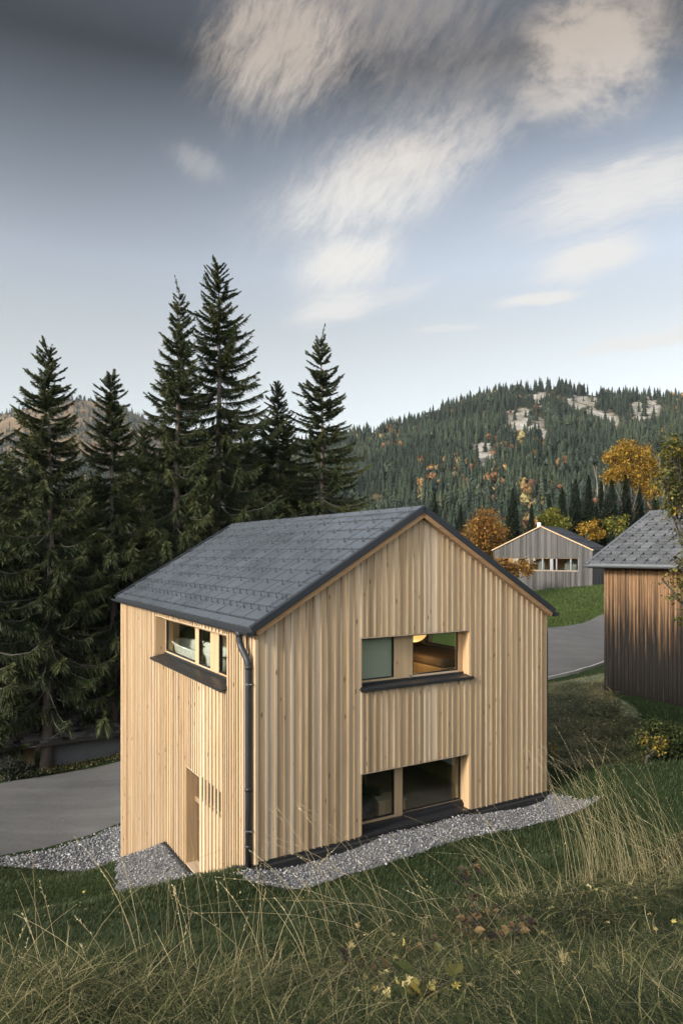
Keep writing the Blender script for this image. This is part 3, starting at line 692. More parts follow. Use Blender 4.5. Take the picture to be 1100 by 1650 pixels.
for ta, tb in ((T0-.03, T0+.045), (T1-.05, T1+.03)):        # a folded metal strip over each gable edge
    mb = MB()
    for side in (0, 1):
        slope_box(mb, side, -.03, SL+.015, ta, tb, -.075, .045, .3)
        if ta < 0: slope_box(mb, side, -.02, SL, T0+.047, T0+.10, -.01, .040, .5)
    mb.build('verge_trim', M['metal'], roof, bevel=.008)
mb = MB()
for side in (0, 1):
    slope_box(mb, side, .01, SL-.003, T0-.012, T0+.035, -.165, -.077, .6); slope_box(mb, side, .01, SL-.003, T1-.035, T1+.012, -.165, -.077, .6)
    slope_box(mb, side, .005, SL-.003, T0+.036, T1-.036, -.16, -.052, .4)
mb.build('verge_board', M['larch_dark'], roof)
# snow guards: a bent wire loop on every sheet, doubled in the two lowest rows
hk = MB(); hk.tube([(-.015, -.034, .012), (.02, -.006, .10), (.02, .006, .10), (-.015, .034, .012)], .0045, 5); hk.box((-.02, -.045, .006), (.0, .045, .016))
rot = Matrix.Rotation(-ALF, 4, 'Y')
def guard_at(q, o): o.matrix_local = Matrix.Translation(slope_pt(0, q[0], q[1], 0.)) @ rot
guards.sort(key=lambda q: q[1]+.55*q[0])
first = hk.build('snow_guard', M['metal'], roof); guard_at(guards[0], first)
for q in guards[1:100]:
    o = first.copy(); COL.objects.link(o); o.parent = roof; guard_at(q, o)
rest = MB(); mvs = [v.co.copy() for v in first.data.vertices]; mfs = [tuple(p.vertices) for p in first.data.polygons]
for q in guards[100:]:
    T = Matrix.Translation(slope_pt(0, q[0], q[1], 0.)) @ rot; rest.add([tuple(T @ v) for v in mvs], mfs)
tag(rest.build('snow_guard_rows', M['metal'], roof), kind='stuff')
# gutters
def gutter(side):
    mb = MB(); n = 10; r = .068; cx, cz = -OE-.055, HE-.075; prof = []
    for k in range(n+1): t = math.pi+math.pi*k/n; prof.append((cx+r*math.cos(t), cz+r*math.sin(t)))
    inner = [(cx+(x-cx)*.9, cz+(z-cz)*.9) for x, z in prof]; pr = prof+inner[::-1]
    t0, t1 = T0-.04, T1+.04; m = len(pr); ex = (lambda x: x) if side == 0 else (lambda x: WID-x)
    vs = [(ex(x), t0, z) for x, z in pr]+[(ex(x), t1, z) for x, z in pr]
    mb.add(vs, [(i, (i+1) % m, m+(i+1) % m, m+i) for i in range(m)]+[tuple(range(m))[::-1], tuple(range(m, 2*m))])
    for t in (t0-.004, t1+.004):                            # end caps
        v = [(ex(x), t, z) for x, z in prof]; mb.add(v+[(x, y+.004, z) for x, y, z in v], [tuple(range(n+1)), tuple(range(n+1, 2*n+2))[::-1]])
    mb.tube([(ex(cx-r), t0, cz+.004), (ex(cx-r), t1, cz+.004)], .010, 6)
    mb.box(*[(min(ex(-OE-.015), ex(-OE+.004)), T0, HE-.11), (max(ex(-OE-.015), ex(-OE+.004)), T1, HE-.002)])
    return mb.build('gutter', M['metal'], house, smooth=False)
gut = gutter(0); gut2 = gutter(1)
gx, gz_ = -OE-.055, HE-.14
p = [(gx, .33, gz_+.02), (gx, .33, gz_-.12), (gx+.01, .30, gz_-.22), (-.13, .16, gz_-.40), (-.115, .11, gz_-.50), (-.11, .10, gz_-.62), (-.11, .10, 1.2), (-.11, .10, zwall(.1)-.02)]
def spline(P, n=5):
    out = []
    for i in range(len(P)-1):
        a, b, c, d = [Vector(P[max(0, min(len(P)-1, k))]) for k in (i-1, i, i+1, i+2)]
        if (c-b).length > .6: out += [b]; continue
        for k in range(n): t = k/n; out.append(.5*((2*b)+(c-a)*t+(2*a-5*b+4*c-d)*t*t+(3*b-a-3*c+d)*t**3))
    return out+[Vector(P[-1])]
mb = MB(); mb.tube(spline(p[:6])+[Vector(p[6]), Vector(p[7])], .058, 16)
mb.tube([(gx, .33, gz_+.05), (gx, .33, gz_-.02), (gx, .33, gz_-.07)], [.085, .07, .052], 14)
for z in (gz_-.60, 1.25, .25): mb.tube([(-.11, .10, z), (-.11, .10, z+.06)], .062, 16)
dp = mb.build('downpipe', M['metal'], house, smooth=True)
for z in (3.12, .55):
    mb = MB(); mb.tube([(-.11, .10, z), (-.11, .10, z+.022)], .065, 16); mb.tube([(-.11, .045, z+.011), (-.10, -.01, z+.011), (-.06, .02, z+.011), (.0, .04, z+.011)], .008, 6); mb.build('pipe_bracket', M['steel'], dp)
mb = MB(); ex = WID+OE+.055
mb.tube(spline([(ex, .25, gz_+.02), (ex, .25, gz_-.10), (ex-.02, .22, gz_-.2), (WID+.11, .12, gz_-.36), (WID+.10, .10, gz_-.5), (WID+.10, .10, gz_-.6)])+[Vector((WID+.10, .10, -.4))], .05, 12)
mb.build('downpipe', M['metal'], house, smooth=True)

# rooms behind the glass
mb = MB(); mb.box((.21, .36, -.12), (WID-.21, LEN-.21, -.02)); mb.build('floor', M['room_floor'], house)
mb = MB(); mb.box((.21, .21, 2.45), (WID-.21, LEN-.21, 2.62)); mb.build('upper_floor', M['room_floor'], house)
mb = MB(); mb.box((.21, 4.6, -.02), (WID-.21, 4.72, 2.45)); mb.box((1.98, 5.4, 2.62), (WID-.21, 5.5, 4.3)); mb.box((3.13, .34, 2.62), (3.21, 5.4, 4.3)); mb.box((1.9, .36, 2.62), (1.98, LEN-.3, 4.3))
mb.build('inner_wall', M['room_wood'], house)
mb = MB(); mb.box((1.0, .36, 4.32), (WID-1.0, LEN-.21, 4.38)); mb.box((.21, .36, 3.75), (1.0, LEN-.21, 3.80)); mb.box((WID-1.0, .36, 3.75), (WID-.21, LEN-.21, 3.80)); mb.build('ceiling', M['room_wood'], house)

def at_house(name, a, b, c, label, cat, rz=0., group=None): return empty(name, hw(a, b, c), TH+rz, label, cat, group)
t = at_house('pendant_lamp', 4.27, 1.15, 4.32, 'lit round yellow paper lamp hanging behind the upper gable window', 'lamp')
mb = MB(); R_ = .32; mb.lathe([(max(.012, R_*math.sin(math.pi*k/16)), -.54-R_*math.cos(math.pi*k/16)) for k in range(17)], 24); mb.build('lamp_shade', M['lamp'], t, True)
mb = MB(); mb.tube([(0, 0, 0), (0, 0, -.23)], .006, 6); mb.build('cord', M['frame_black'], t)
ll = bpy.data.lights.new('lamp_light', 'POINT'); ll.energy = 3; ll.color = (1., .66, .32); ll.shadow_soft_size = .15; lo_ = bpy.data.objects.new('lamp_light', ll); COL.objects.link(lo_); lo_.parent = t; lo_.location = (0, .05, -1.1)
t = at_house('bathtub', .74, 4.9, 2.60, 'white bathtub behind the long window under the eaves', 'bathtub')
mb = MB(); mb.lathe([(.30, 0.), (.34, .04), (.40, .48), (.44, .55), (.445, .57), (.43, .58), (.38, .55), (.33, .10), (.01, .08)], 36, sx=1.0, sy=4.6); mb.build('tub', M['white'], t, True)
mb = MB(); mb.tube(spline([(-.30, -.9, .50), (-.30, -.9, .74), (-.22, -.9, .80), (-.12, -.9, .78)]), .02, 8); mb.tube([(-.3, -1.02, .70), (-.3, -.78, .70)], .02, 8); mb.build('tap', M['chrome'], t, True)
t = at_house('window_bench', WID-.21, 1.0, -.02, 'pale wooden bench along the wall inside the lower gable window', 'bench')
mb = MB(); mb.box((-1.25, 0.05, .40), (0, 3.4, .45)); mb.build('seat', M['bench_wood'], t); mb = MB(); mb.box((-1.19, .1, 0), (-1.15, 3.35, .40)); mb.box((-1.15, .1, 0), (0, .14, .40)); mb.build('front_panel', M['room_wood'], t)
t = at_house('sheepskin', WID-1.05, 2.5, .43, 'pale sheepskin lying on the bench inside the lower window', 'sheepskin')
mb = MB(); mb.lathe([(.02, .09), (.18, .085), (.27, .05), (.30, .005), (.28, 0.)], 18, sx=.9, sy=1.3); o = mb.build('fleece', M['sheepskin'], t, True)
for v in o.data.vertices: v.co *= 1+.12*math.sin(v.co.x*31+v.co.y*23)
t = at_house('radio', WID-.55, .75, .43, 'small dark radio standing at the end of the window bench', 'radio', .2)
mb = MB(); mb.box((-.09, -.13, 0), (.09, .13, .26)); mb.build('case', M['fabric_dark'], t, bevel=.02); mb = MB(); mb.tube([(-.091, 0, .10), (-.10, 0, .10)], .07, 16); mb.build('loudspeaker', M['frame_black'], t); mb = MB(); mb.tube([(-.02, -.08, .255), (-.02, -.08, .31), (-.02, .08, .31), (-.02, .08, .255)], .01, 6); mb.build('handle', M['fabric_dark'], t)
t = at_house('armchair', 2.55, .95, -.02, 'dark upholstered armchair inside the left pane of the lower window', 'armchair', .4)
mb = MB(); mb.box((-.4, -.38, .12), (.4, .36, .42)); mb.build('seat', M['fabric_dark'], t, bevel=.06)
mb = MB(); mb.box((-.4, .2, .42), (.4, .40, .78)); mb.build('backrest', M['fabric_dark'], t, bevel=.06)
for sx in (-1, 1): mb = MB(); mb.box((sx*.46-.07, -.38, .12), (sx*.46+.07, .38, .56)); mb.build('armrest', M['fabric_dark'], t, bevel=.05)
for sx in (-1, 1):
    for sy in (-1, 1): mb = MB(); mb.tube([(sx*.38, sy*.3, 0), (sx*.36, sy*.28, .14)], [.016, .024], 8); mb.build('leg', M['room_wood'], t)
t = at_house('wooden_chair', 3.35, 2.1, -.02, 'light wooden chair with open back behind the lower window mullion', 'chair', 2.3)
mb = MB(); mb.box((-.21, -.21, .43), (.21, .21, .455)); mb.build('seat', M['bench_wood'], t, bevel=.008)
for sx in (-1, 1):
    for sy in (-1, 1): mb = MB(); mb.tube([(sx*.2, sy*.2, 0), (sx*.17, sy*.17, .43)] if sy < 0 else [(sx*.2, .23, 0), (sx*.18, .18, .44), (sx*.19, .25, .86)], .016, 8); mb.build('leg', M['bench_wood'], t)
mb = MB(); mb.box((-.2, .225, .72), (.2, .25, .84)); mb.build('backrest', M['bench_wood'], t)
t = at_house('dining_table', 3.0, 3.3, -.02, 'wooden table standing deep in the lower room', 'table')
mb = MB(); mb.box((-.45, -.8, .71), (.45, .8, .745)); mb.build('tabletop', M['bench_wood'], t)
for sx in (-1, 1):
    for sy in (-1, 1): mb = MB(); mb.box((sx*.38-.03, sy*.72-.03, 0), (sx*.38+.03, sy*.72+.03, .71)); mb.build('leg', M['bench_wood'], t)
t = at_house('wooden_chest', 3.0, .75, -.02, 'low brown wooden chest beside the armchair in the lower room', 'chest', -.25)
mb = MB(); mb.box((-.02, -.25, 0), (.55, .2, .38)); mb.build('body', M['room_wood'], t, bevel=.008); mb = MB(); mb.box((-.04, -.27, .381), (.57, .22, .41)); mb.build('lid', M['bench_wood'], t, bevel=.005)
t = at_house('bed', 5.3, 1.6, 2.62, 'wooden bed with brown cover behind the upper gable window', 'bed')
mb = MB(); mb.box((-.7, -1, 0), (.7, 1, .3)); mb.build('frame', M['room_wood'], t, bevel=.01); mb = MB(); mb.box((-.66, -.96, .30), (.66, .96, .5)); mb.build('mattress', plain('brown_cover', (.17, .115, .08), .95, 0, .15), t, bevel=.06)

# ------------------------------------------------------------------ the old barn on the right
BC = np.array([9.786, 26.0]); BW = np.array([.633, -.774]); BN = np.array([.774, .633])
barn = empty('barn', (BC[0], BC[1], .17), math.atan2(BW[1], BW[0]), 'old barn with boards blackened at the foot and grey metal tiled roof', 'barn')
BL, BD, BE, BR_ = 11., 8.7, 4.80, 6.90                      # length, depth, eaves and ridge above its base; local y runs away from the camera
mb = MB(); rb = random.Random(2)
def board_row(mb, Mf, a, b, zb, zt, wb, r, dmin=.0, dvar=.012, back=.03):
    s = a
    while s < b-.02:
        w_ = r.uniform(*wb); e = min(s+w_, b); d = -(dmin+r.uniform(0, dvar))
        prism(mb, Mf, s+.004, e-.004, d, back, zb(s)+r.uniform(-.03, .03), zb(e)+r.uniform(-.03, .03), zt(s), zt(e), r.random()); s = e
fz = lambda s: -.02-.012*s
btop = lambda y: BE-.1+(min(y, BD-y))*math.tan(math.atan2(BR_-BE, BD/2+.5))+.15
board_row(mb, lambda s, d, z: (s, d, z), 0, BL, fz, lambda s: BE-.05, (.11, .17), rb)
for s in np.arange(.07, BL, .145): mb.box((s-.018, -.032, .0-.012*s), (s+.018, -.008, BE-.06), rb.random())
mb.build('front_boards', M['barn_wood'], barn)
mb = MB(); board_row(mb, lambda s, d, z: (d, s, z), 0, BD/2, lambda s: -.05, btop, (.12, .17), rb); board_row(mb, lambda s, d, z: (d, s, z), BD/2, BD, lambda s: -.05, btop, (.12, .17), rb); mb.build('side_boards', M['barn_wood'], barn)
mb = MB(); board_row(mb, lambda s, d, z: (BL-d, s, z), 0, BD/2, lambda s: -.05, btop, (.12, .17), rb); board_row(mb, lambda s, d, z: (BL-d, s, z), BD/2, BD, lambda s: -.05, btop, (.12, .17), rb); mb.build('side_boards', M['barn_wood'], barn)
mb = MB(); board_row(mb, lambda s, d, z: (s, BD-d, z), 0, BL, lambda s: -.05, lambda s: BE-.05, (.12, .17), rb); mb.build('rear_boards', M['barn_wood'], barn)
mb = MB(); mb.box((.03, .034, -.6), (BL-.03, BD-.034, BE-.1)); mb.build('wall', M['void'], barn)
mb = MB(); mb.hexa([(-.05, -.16, -.8), (BL, -.16, -1.), (BL, BD, -1.), (-.05, BD, -.8), (-.05, -.16, -.03), (BL, -.16, -.17), (BL, BD, -.17), (-.05, BD, -.03)]); mb.build('foundation', M['concrete'], barn)
BA = math.atan2(BR_-BE, BD/2+.5); bca, bsa = math.cos(BA), math.sin(BA); BSL = (BD/2+.5)/bca
def bpt(side, s, x, h):
    y = -.5+s*bca-h*bsa; z = BE+.05+s*bsa+h*bca
    return (x, y, z) if side == 0 else (x, BD-y, z)
def bbox(mb, side, s0, s1, x0, x1, h0, h1, tone=.5, e0=0., e1=0.):
    p = [bpt(side, s0, x0, h0), bpt(side, s0, x1, h0), bpt(side, s1, x1, h0), bpt(side, s1, x0, h0), bpt(side, s0, x0, h1+e0), bpt(side, s0, x1, h1+e0), bpt(side, s1, x1, h1+e1), bpt(side, s1, x0, h1+e1)]
    if side: p = [p[i] for i in (1, 0, 3, 2, 5, 4, 7, 6)]
    mb.hexa(p, tone)
mb = MB(); X0, X1 = -.42, BL+.42; row = .29
for side in (0, 1):
    bbox(mb, side, 0, BSL-.01, X0+.02, X1-.02, -.10, -.012, .2)
    k = 0; s = .06
    while s < BSL-.05:
        x = X0+.1
        while x < X1-.1:
            a, b = max(x, X0+.1), min(x+.42, X1-.1)
            if b-a > .04:
                bbox(mb, side, s, min(s+row+.02, BSL), a+.010, b-.010, -.012, .004, rb.uniform(.35, 1.), e0=.065, e1=-.012)
            x += .42
        k += 1; s += row
broof = mb.build('roof', M['barn_roof'], barn)
for xa, xb in ((X0-.03, X0+.10), (X1-.10, X1+.03)):
    mb = MB()
    for side in (0, 1): bbox(mb, side, -.02, BSL+.01, xa, xb, -.13, .055, .6)
    mb.build('verge_trim', M['steel'], broof, bevel=.01)
mb = MB()
for side in (0, 1): bbox(mb, side, BSL-.14, BSL+.02, X0-.02, X1+.02, .03, .062, .4)
mb.build('ridge_cap', M['steel'], broof)
hk = MB(); hk.box((-.011, -.13, .02), (.011, .13, .06))
brot = Matrix.Rotation(BA, 4, 'X'); f0 = None; cnt = 0
for j in range(8):
    for i in range(12):
        s = .26+j*.58; x = X0+.1+.42*(i+1)
        if s > BSL-.2: continue
        o = f0.copy() if f0 else hk.build('snow_guard', M['metal'], broof)
        if f0: COL.objects.link(o); o.parent = broof
        f0 = f0 or o; o.matrix_local = Matrix.Translation(bpt(0, s, x, 0.)) @ brot
mb = MB(); n = 10; r = .085; prof = [(-.5-.085+r*math.cos(math.pi+math.pi*k/n), BE-.01+r*math.sin(math.pi+math.pi*k/n)) for k in range(n+1)]; prof = prof+[((y+.585)*.9-.585, (z-BE+.01)*.9+BE-.01) for y, z in prof[::-1]]
m_ = len(prof); mb.add([(X0-.05, y, z) for y, z in prof]+[(X1+.05, y, z) for y, z in prof], [(i, (i+1) % m_, m_+(i+1) % m_, m_+i) for i in range(m_)]+[tuple(range(m_)), tuple(range(m_, 2*m_))[::-1]])
mb.add([(X0-.054, y, z) for y, z in prof[:n+1]], [tuple(range(n+1))]); mb.box((X0, -.5, BE-.10), (X1, -.47, BE+.05))
mb.build('gutter', M['steel'], barn)
mb = MB(); mb.box((X0+.03, -.46, BE-.12), (X1-.03, 0, BE-.06)); mb.build('soffit', M['barn_door'], barn)

# ------------------------------------------------------------------ the grey weathered house up the slope
gc = W3(954, 885, 68.0); GZ = .9
gh = empty('grey_house', (gc[0], gc[1], GZ), math.atan2(-.545, .84), 'grey weathered timber house with a dark roof across the green slope', 'house')
# local: x runs left(-) to the near right corner (0), y away; gable between x=-10.2 and 0
GW, GL, GE, GR = 10.1, 7.5, 4.75, 7.15; rg = random.Random(6)
gtop = lambda x: GE+(GW/2-abs(x+GW/2))*(GR-GE)/(GW/2)
mb = MB()
board_row(mb, lambda s, d, z: (s, d, z), -GW, -GW/2, lambda s: 3.95, gtop, (.12, .2), rg, 0, .03); board_row(mb, lambda s, d, z: (s, d, z), -GW/2, -1.35, lambda s: 3.95, gtop, (.12, .2), rg, 0, .03)
board_row(mb, lambda s, d, z: (s, d, z), -1.35, 0, lambda s: -.5, gtop, (.12, .2), rg, 0, .03)
board_row(mb, lambda s, d, z: (s, d, z), -8.4, -1.35, lambda s: -1.5, lambda s: 2.62, (.12, .2), rg, 0, .03)
mb.build('gable_boards', M['grey_wood'], gh)
mb = MB(); board_row(mb, lambda s, d, z: (-d, s, z), 0, 1.1, lambda s: -.3, lambda s: GE, (.12, .2), rg, 0, .03); board_row(mb, lambda s, d, z: (-d, s, z), 1.1, GL, lambda s: -.3, lambda s: GE, (.12, .2), rg, 0, .03); mb.build('side_boards', M['grey_wood'], gh)
mb = MB(); mb.box((-8.3, .5, -1.2), (-.06, GL, 2.6)); mb.box((-8.3, 3.2, 2.6), (-.06, GL, GE-.05)); mb.box((-.1, .04, -.5), (-.05, .5, GE-.1)); mb.box((-1.3, .04, -.5), (-1.25, 3.2, GE-.1))
mb.box((-GW+.02, .04, GE-.85), (-.06, 3.2, GE-.75)); mb.box((-8.35, .04, 2.56), (-1.3, .5, 2.60)); mb.build('wall', M['larch_dark'], gh)
mb = MB(); mb.box((-8.42, -.06, 2.62), (-1.33, .25, 2.68)); mb.box((-8.4, .05, 2.68), (-7.75, .3, 3.94)); mb.build('sill', M['larch_dark'], gh)
wf = MB()
for x in (-7.74, -6.35, -4.95, -4.15, -3.55, -2.15, -1.40): wf.box((x, .06, 2.69), (x+(.32 if x in (-7.74, -4.15) else .12), .22, 3.94))
wf.box((-7.74, .05, 3.90), (-1.36, .23, 3.96)); wf.box((-7.74, .05, 2.685), (-1.36, .23, 2.75)); wf = wf.build('window', M['steel'], gh)
mb = MB(); mb.box((-7.7, .13, 2.70), (-1.36, .15, 3.92)); mb.build('pane', M['glass'], wf)
mb = MB(); mb.box((-5.6, .9, 2.7), (-4.9, .95, 3.8)); mb.box((-3.0, 1.2, 2.7), (-1.8, 1.25, 3.8)); mb.build('curtain', M['plaster'], wf)
mb = MB(); 
for k in range(9): mb.box((-4.4+k*.27, -.045, .55), (-4.25+k*.27, -.005, .95))
mb.build('vent_slot', M['void'], gh)
mb = MB(); mb.box((-4.5, -.16, .36), (-1.9, .0, .42)); mb.build('bench_board', M['larch'], gh)
GA = math.atan2(GR-GE, GW/2); gca, gsa = math.cos(GA), math.sin(GA)
mb = MB()
for sgn in (-1, 1):
    def gp(s, y, h, sgn=sgn): return (-GW/2+sgn*((GW/2+.12-s*gca)-h*-gsa*1), y, GE+.02+s*gsa+h*gca-.05)
    L_ = (GW/2+.12)/gca; q = 24
    for i in range(q):
        a, b = L_*i/q, L_*(i+1)/q
        p = [gp(a, -.12, -.05), gp(b, -.12, -.05), gp(b, GL+.2, -.05), gp(a, GL+.2, -.05), gp(a, -.12, .10), gp(b, -.12, .08), gp(b, GL+.2, .08), gp(a, GL+.2, .10)]
        mb.hexa(p if sgn < 0 else [p[i] for i in (1, 0, 3, 2, 5, 4, 7, 6)], rg.random())
groof = mb.build('roof', M['slate_roof'], gh)
mb = MB()
for sgn in (-1, 1):
    L_ = (GW/2+.12)/gca
    def gp(s, y, h, sgn=sgn): return (-GW/2+sgn*((GW/2+.12-s*gca)+h*gsa), y, GE+.02+s*gsa+h*gca-.05)
    p = [gp(0, -.16, -.04), gp(L_, -.16, -.04), gp(L_, -.06, -.04), gp(0, -.06, -.04), gp(0, -.16, .06), gp(L_, -.16, .06), gp(L_, -.06, .06), gp(0, -.06, .06)]
    mb.hexa(p if sgn < 0 else [p[i] for i in (1, 0, 3, 2, 5, 4, 7, 6)])
mb.build('verge_board', M['larch_smooth'], groof)
mb = MB(); mb.box((-5.5, .3, GR-.1), (-5.2, .6, GR+.42)); mb.build('chimney', M['white'], groof)
mb = MB(); mb.tube([(-1.9, 5.2, GE+.9), (-1.9, 5.2, GE+1.75)], .07, 8); mb.box((-2.5, 5., GE+1.02), (-1.4, 5.4, GE+1.06)); mb.build('vent_pipe', M['metal'], groof)
# terrace kerb in front of the grey house
p0, p1, p2 = W3(868, 966, 62), W3(937, 949, 66.5), W3(962, 930, 74); mb = MB()
for a, b in ((p0, p1), (p1, p2)):
    d = np.array([b[1]-a[1], a[0]-b[0]]); d = d/np.linalg.norm(d)*.35
    mb.hexa([(a[0], a[1], a[2]-2), (a[0]+d[0], a[1]+d[1], a[2]-2), (b[0]+d[0], b[1]+d[1], b[2]-2), (b[0], b[1], b[2]-2), tuple(a), (a[0]+d[0], a[1]+d[1], a[2]), (b[0]+d[0], b[1]+d[1], b[2]), tuple(b)])
tag(mb.build('terrace_edging', M['concrete']), 'pale concrete edging along the foot of the grey house', 'edging')

# ------------------------------------------------------------------ the low garage beyond the road
A_, B_ = W3(-120, 1240, 28.6), W3(215, 1240, 33.2); dv = B_[:2]-A_[:2]; glen = float(np.linalg.norm(dv))
gar = empty('garage', (A_[0], A_[1], -4.1), math.atan2(dv[1], dv[0]), 'low garage with old shingle roof half hidden under the spruces', 'garage')
def toL(px): k = (px-550)/F; return (k*A_[1]-A_[0])/((dv[0]-k*dv[1])/glen)
xo0, xo1 = toL(-60), toL(66)
mb = MB(); mb.box((xo1, 0, -1.5), (glen, .25, 1.25)); mb.box((-1, 0, -1.5), (xo0, .25, 1.25)); mb.box((xo0, 0, 1.02), (xo1, .2, 1.25)); mb.box((-1, 5.0, -1.5), (glen, 5.25, 1.3)); mb.box((glen-.25, .25, -1.5), (glen, 5, 1.3)); mb.build('wall', M['plaster'], gar)
xd = toL(26); mb = MB(); mb.box((xd, 1.0, -1.4), (xo1-.1, 1.06, 1.0)); mb.build('door', M['larch_smooth'], gar); mb = MB(); mb.box((xd-.16, .98, -1.4), (xd, 1.1, 1.0)); mb.build('door_post', M['white'], gar); mb = MB(); mb.box((xo0, 1.2, -1.4), (xd-.16, 1.3, 1.0)); mb.build('back_wall', plain('inner_plaster', (.33, .32, .30), .9), gar)
mb = MB(); rs = random.Random(12); k = 0
for sgn in (0, 1):
    for i in range(22):
        s0 = i*.2; 
        for x in np.arange(-1.4+(i % 2)*.15, glen+.3, .3):
            def q(s, h): y = -.55+s*.88; return (y if sgn == 0 else 5.25-y+.0, 1.16+s*.47+h)
            (ya, za), (yb, zb_) = q(s0, .045+rs.uniform(0, .02)), q(s0+.24, .0); 
            if (ya if sgn == 0 else 5.25-ya) > 2.7: continue
            mb.add([(x, ya, za), (x+.285, ya, za), (x+.285, yb, zb_), (x, yb, zb_), (x, ya, za-.03), (x+.285, ya, za-.03), (x+.285, yb, zb_-.03), (x, yb, zb_-.03)], [(0, 1, 2, 3), (4, 7, 6, 5), (0, 4, 5, 1), (1, 5, 6, 2), (2, 6, 7, 3), (3, 7, 4, 0)], rs.random())
mb.build('roof', M['old_roof'], gar)
mb = MB(); mb.box((-1.4, -.56, 1.02), (glen+.3, -.50, 1.17)); mb.box((-1.4, -.5, 1.10), (glen+.3, 0, 1.13)); mb.build('eaves_board', M['bark_dark'], gar)

# ------------------------------------------------------------------ trees
def frames(d):
    """two unit vectors across each direction d (n,3)"""
    up = np.where(np.abs(d[:, 2:3]) > .9, np.array([[1., 0, 0]]), np.array([[0, 0, 1.]]))
    a = np.cross(d, up); a /= np.linalg.norm(a, axis=1, keepdims=True)+1e-9; return a, np.cross(a, d)
def norm(v): return v/(np.linalg.norm(v, axis=-1, keepdims=True)+1e-9)

def spruce_arrays(seed, H, RAD, z0=.12, droop=1., fill=1., lop=0., cones=0):
    """trunk (MB), living needle sprays and dead twigs of one spruce standing at the origin"""
    r = np.random.default_rng(seed); tr = MB(); r0 = .011*H+.04
    lean = r.normal(0, .006, 2)
    def axis(z): return np.array([lean[0]*z+.05*math.sin(z*.35+seed), lean[1]*z+.05*math.cos(z*.31+seed*2), z])
    zs = np.linspace(0, H, 14); tr.tube([axis(z) for z in zs], [r0*1.25 if z == 0 else r0*(1-z/H)**.85+.008 for z in zs], 9)
    br = MB(); Pb, Db, Lb, Kb = [], [], [], []; conesP = []
    z = z0*H; lobes = r.uniform(.3, 1.3, 9)
    while z < H-.12:
        zr = z/H; n = int(r.integers(4, 7)) if zr < .9 else 4; a0 = r.uniform(0, 6.28)
        for i in range(n):
            az = a0+6.28*i/n+r.normal(0, .3)
            prof = (1-zr)**.80*1.02 if zr > .35 else (1-.35)**.80*(1.0-.25*(.35-zr)/.35)
            L = RAD*prof*r.uniform(.55, 1.18)*(.82+.30*lobes[int((az % 6.28)/6.28*9) % 9])*(1+lop*math.cos(az)) + .16
            if r.random() < .06: L *= 1.3
            if zr < .93 and r.random() < .10: continue
            e = np.interp(zr, [0, .35, .7, .92, 1.], [-.22, -.10, .12, .55, 1.0])+r.normal(0, .15)
            s = np.linspace(0, 1, 9); h = np.array([math.cos(az), math.sin(az)])
            dr = droop*np.interp(zr, [0, .6, 1], [.20, .13, .0]); sw = .12*r.normal()
            x = s*L; zz = z+r.normal(0, .05)+math.tan(e)*x*.9-dr*L*np.sin(s*math.pi*.85)*1.1+.26*L*np.clip(s-.62, 0, 1)**1.3*np.interp(zr, [0, 1], [1.2, .3])
            c = axis(z); side = np.array([-h[1], h[0]])
            P = np.c_[c[0]+h[0]*x+side[0]*sw*L*s*s, c[1]+h[1]*x+side[1]*sw*L*s*s, zz]
            rb_ = .008+.010*L; br.tube(P[::2], [rb_*(1-.85*t)+.003 for t in s[::2]], 4, cap=False)
            live0 = np.interp(zr, [0, .3, .8], [.22, .14, .04])        # the inner part of low branches is bare
            if zr < z0+.22 and r.random() < .35: continue
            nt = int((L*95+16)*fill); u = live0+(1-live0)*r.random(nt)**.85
            p = np.c_[[np.interp(u, s, P[:, k]) for k in range(3)]].T
            T = norm(np.gradient(P, axis=0)); tt = norm(np.c_[[np.interp(u, s, T[:, k]) for k in range(3)]].T)
            sg = r.choice([-1., 1.], nt); sd3 = np.array([side[0], side[1], 0.])
            hang = np.interp(zr, [0, .5, .85, 1], [1.25, 1.0, .35, 0.])*droop*r.uniform(.3, 1.4, nt)
            d = tt*r.uniform(.35, .95, (nt, 1))+sd3*(sg*r.uniform(.25, .85, nt))[:, None]+np.array([0, 0, -1.])*hang[:, None]+r.normal(0, .12, (nt, 3))
            ln = (.12+.26*(1-u)*min(1., L/2.2)+.24*hang)*r.uniform(.55, 1.25, nt)*np.interp(zr, [0, .85, 1], [1.1, .85, .6])
            tip = u > .93; d[tip] = tt[tip]+r.normal(0, .15, (tip.sum(), 3)); ln[tip] *= .8
            Pb.append(p); Db.append(norm(d)); Lb.append(ln)
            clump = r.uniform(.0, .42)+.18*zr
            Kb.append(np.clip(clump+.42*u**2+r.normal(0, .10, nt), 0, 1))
            if cones and zr > .42 and r.random() < .55:
                for _ in range(int(r.integers(1, 4))):
                    q = r.uniform(.35, .95); conesP.append([np.interp(q, s, P[:, k]) for k in range(3)])
        z += r.uniform(.20, .36)*(1 if zr < .75 else .7)*(H/17)**.4
    P, D, L, K = map(np.concatenate, (Pb, Db, Lb, Kb))
    A, B = frames(D); n = len(P); q = 5; V, T = [], []
    for j in range(q):                                       # bottle-brush of thin triangles along every twig
        f0 = j/q; ang = r.uniform(0, 6.28, n); rad = A*np.cos(ang)[:, None]+B*np.sin(ang)[:, None]
        b = P+D*(L*f0)[:, None]; w_ = r.uniform(.014, .027, n)*(1.1-.4*f0); ln = L*r.uniform(.32, .55, n)+.02
        tipv = b+D*ln[:, None]+rad*(r.uniform(.02, .055, n))[:, None]; wv = np.cross(D, rad)*w_[:, None]
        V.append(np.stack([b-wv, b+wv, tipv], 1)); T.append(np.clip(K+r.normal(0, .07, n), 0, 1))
    V = np.concatenate(V).reshape(-1, 3); T = np.concatenate(T); Fc = np.arange(len(V)).reshape(-1, 3)
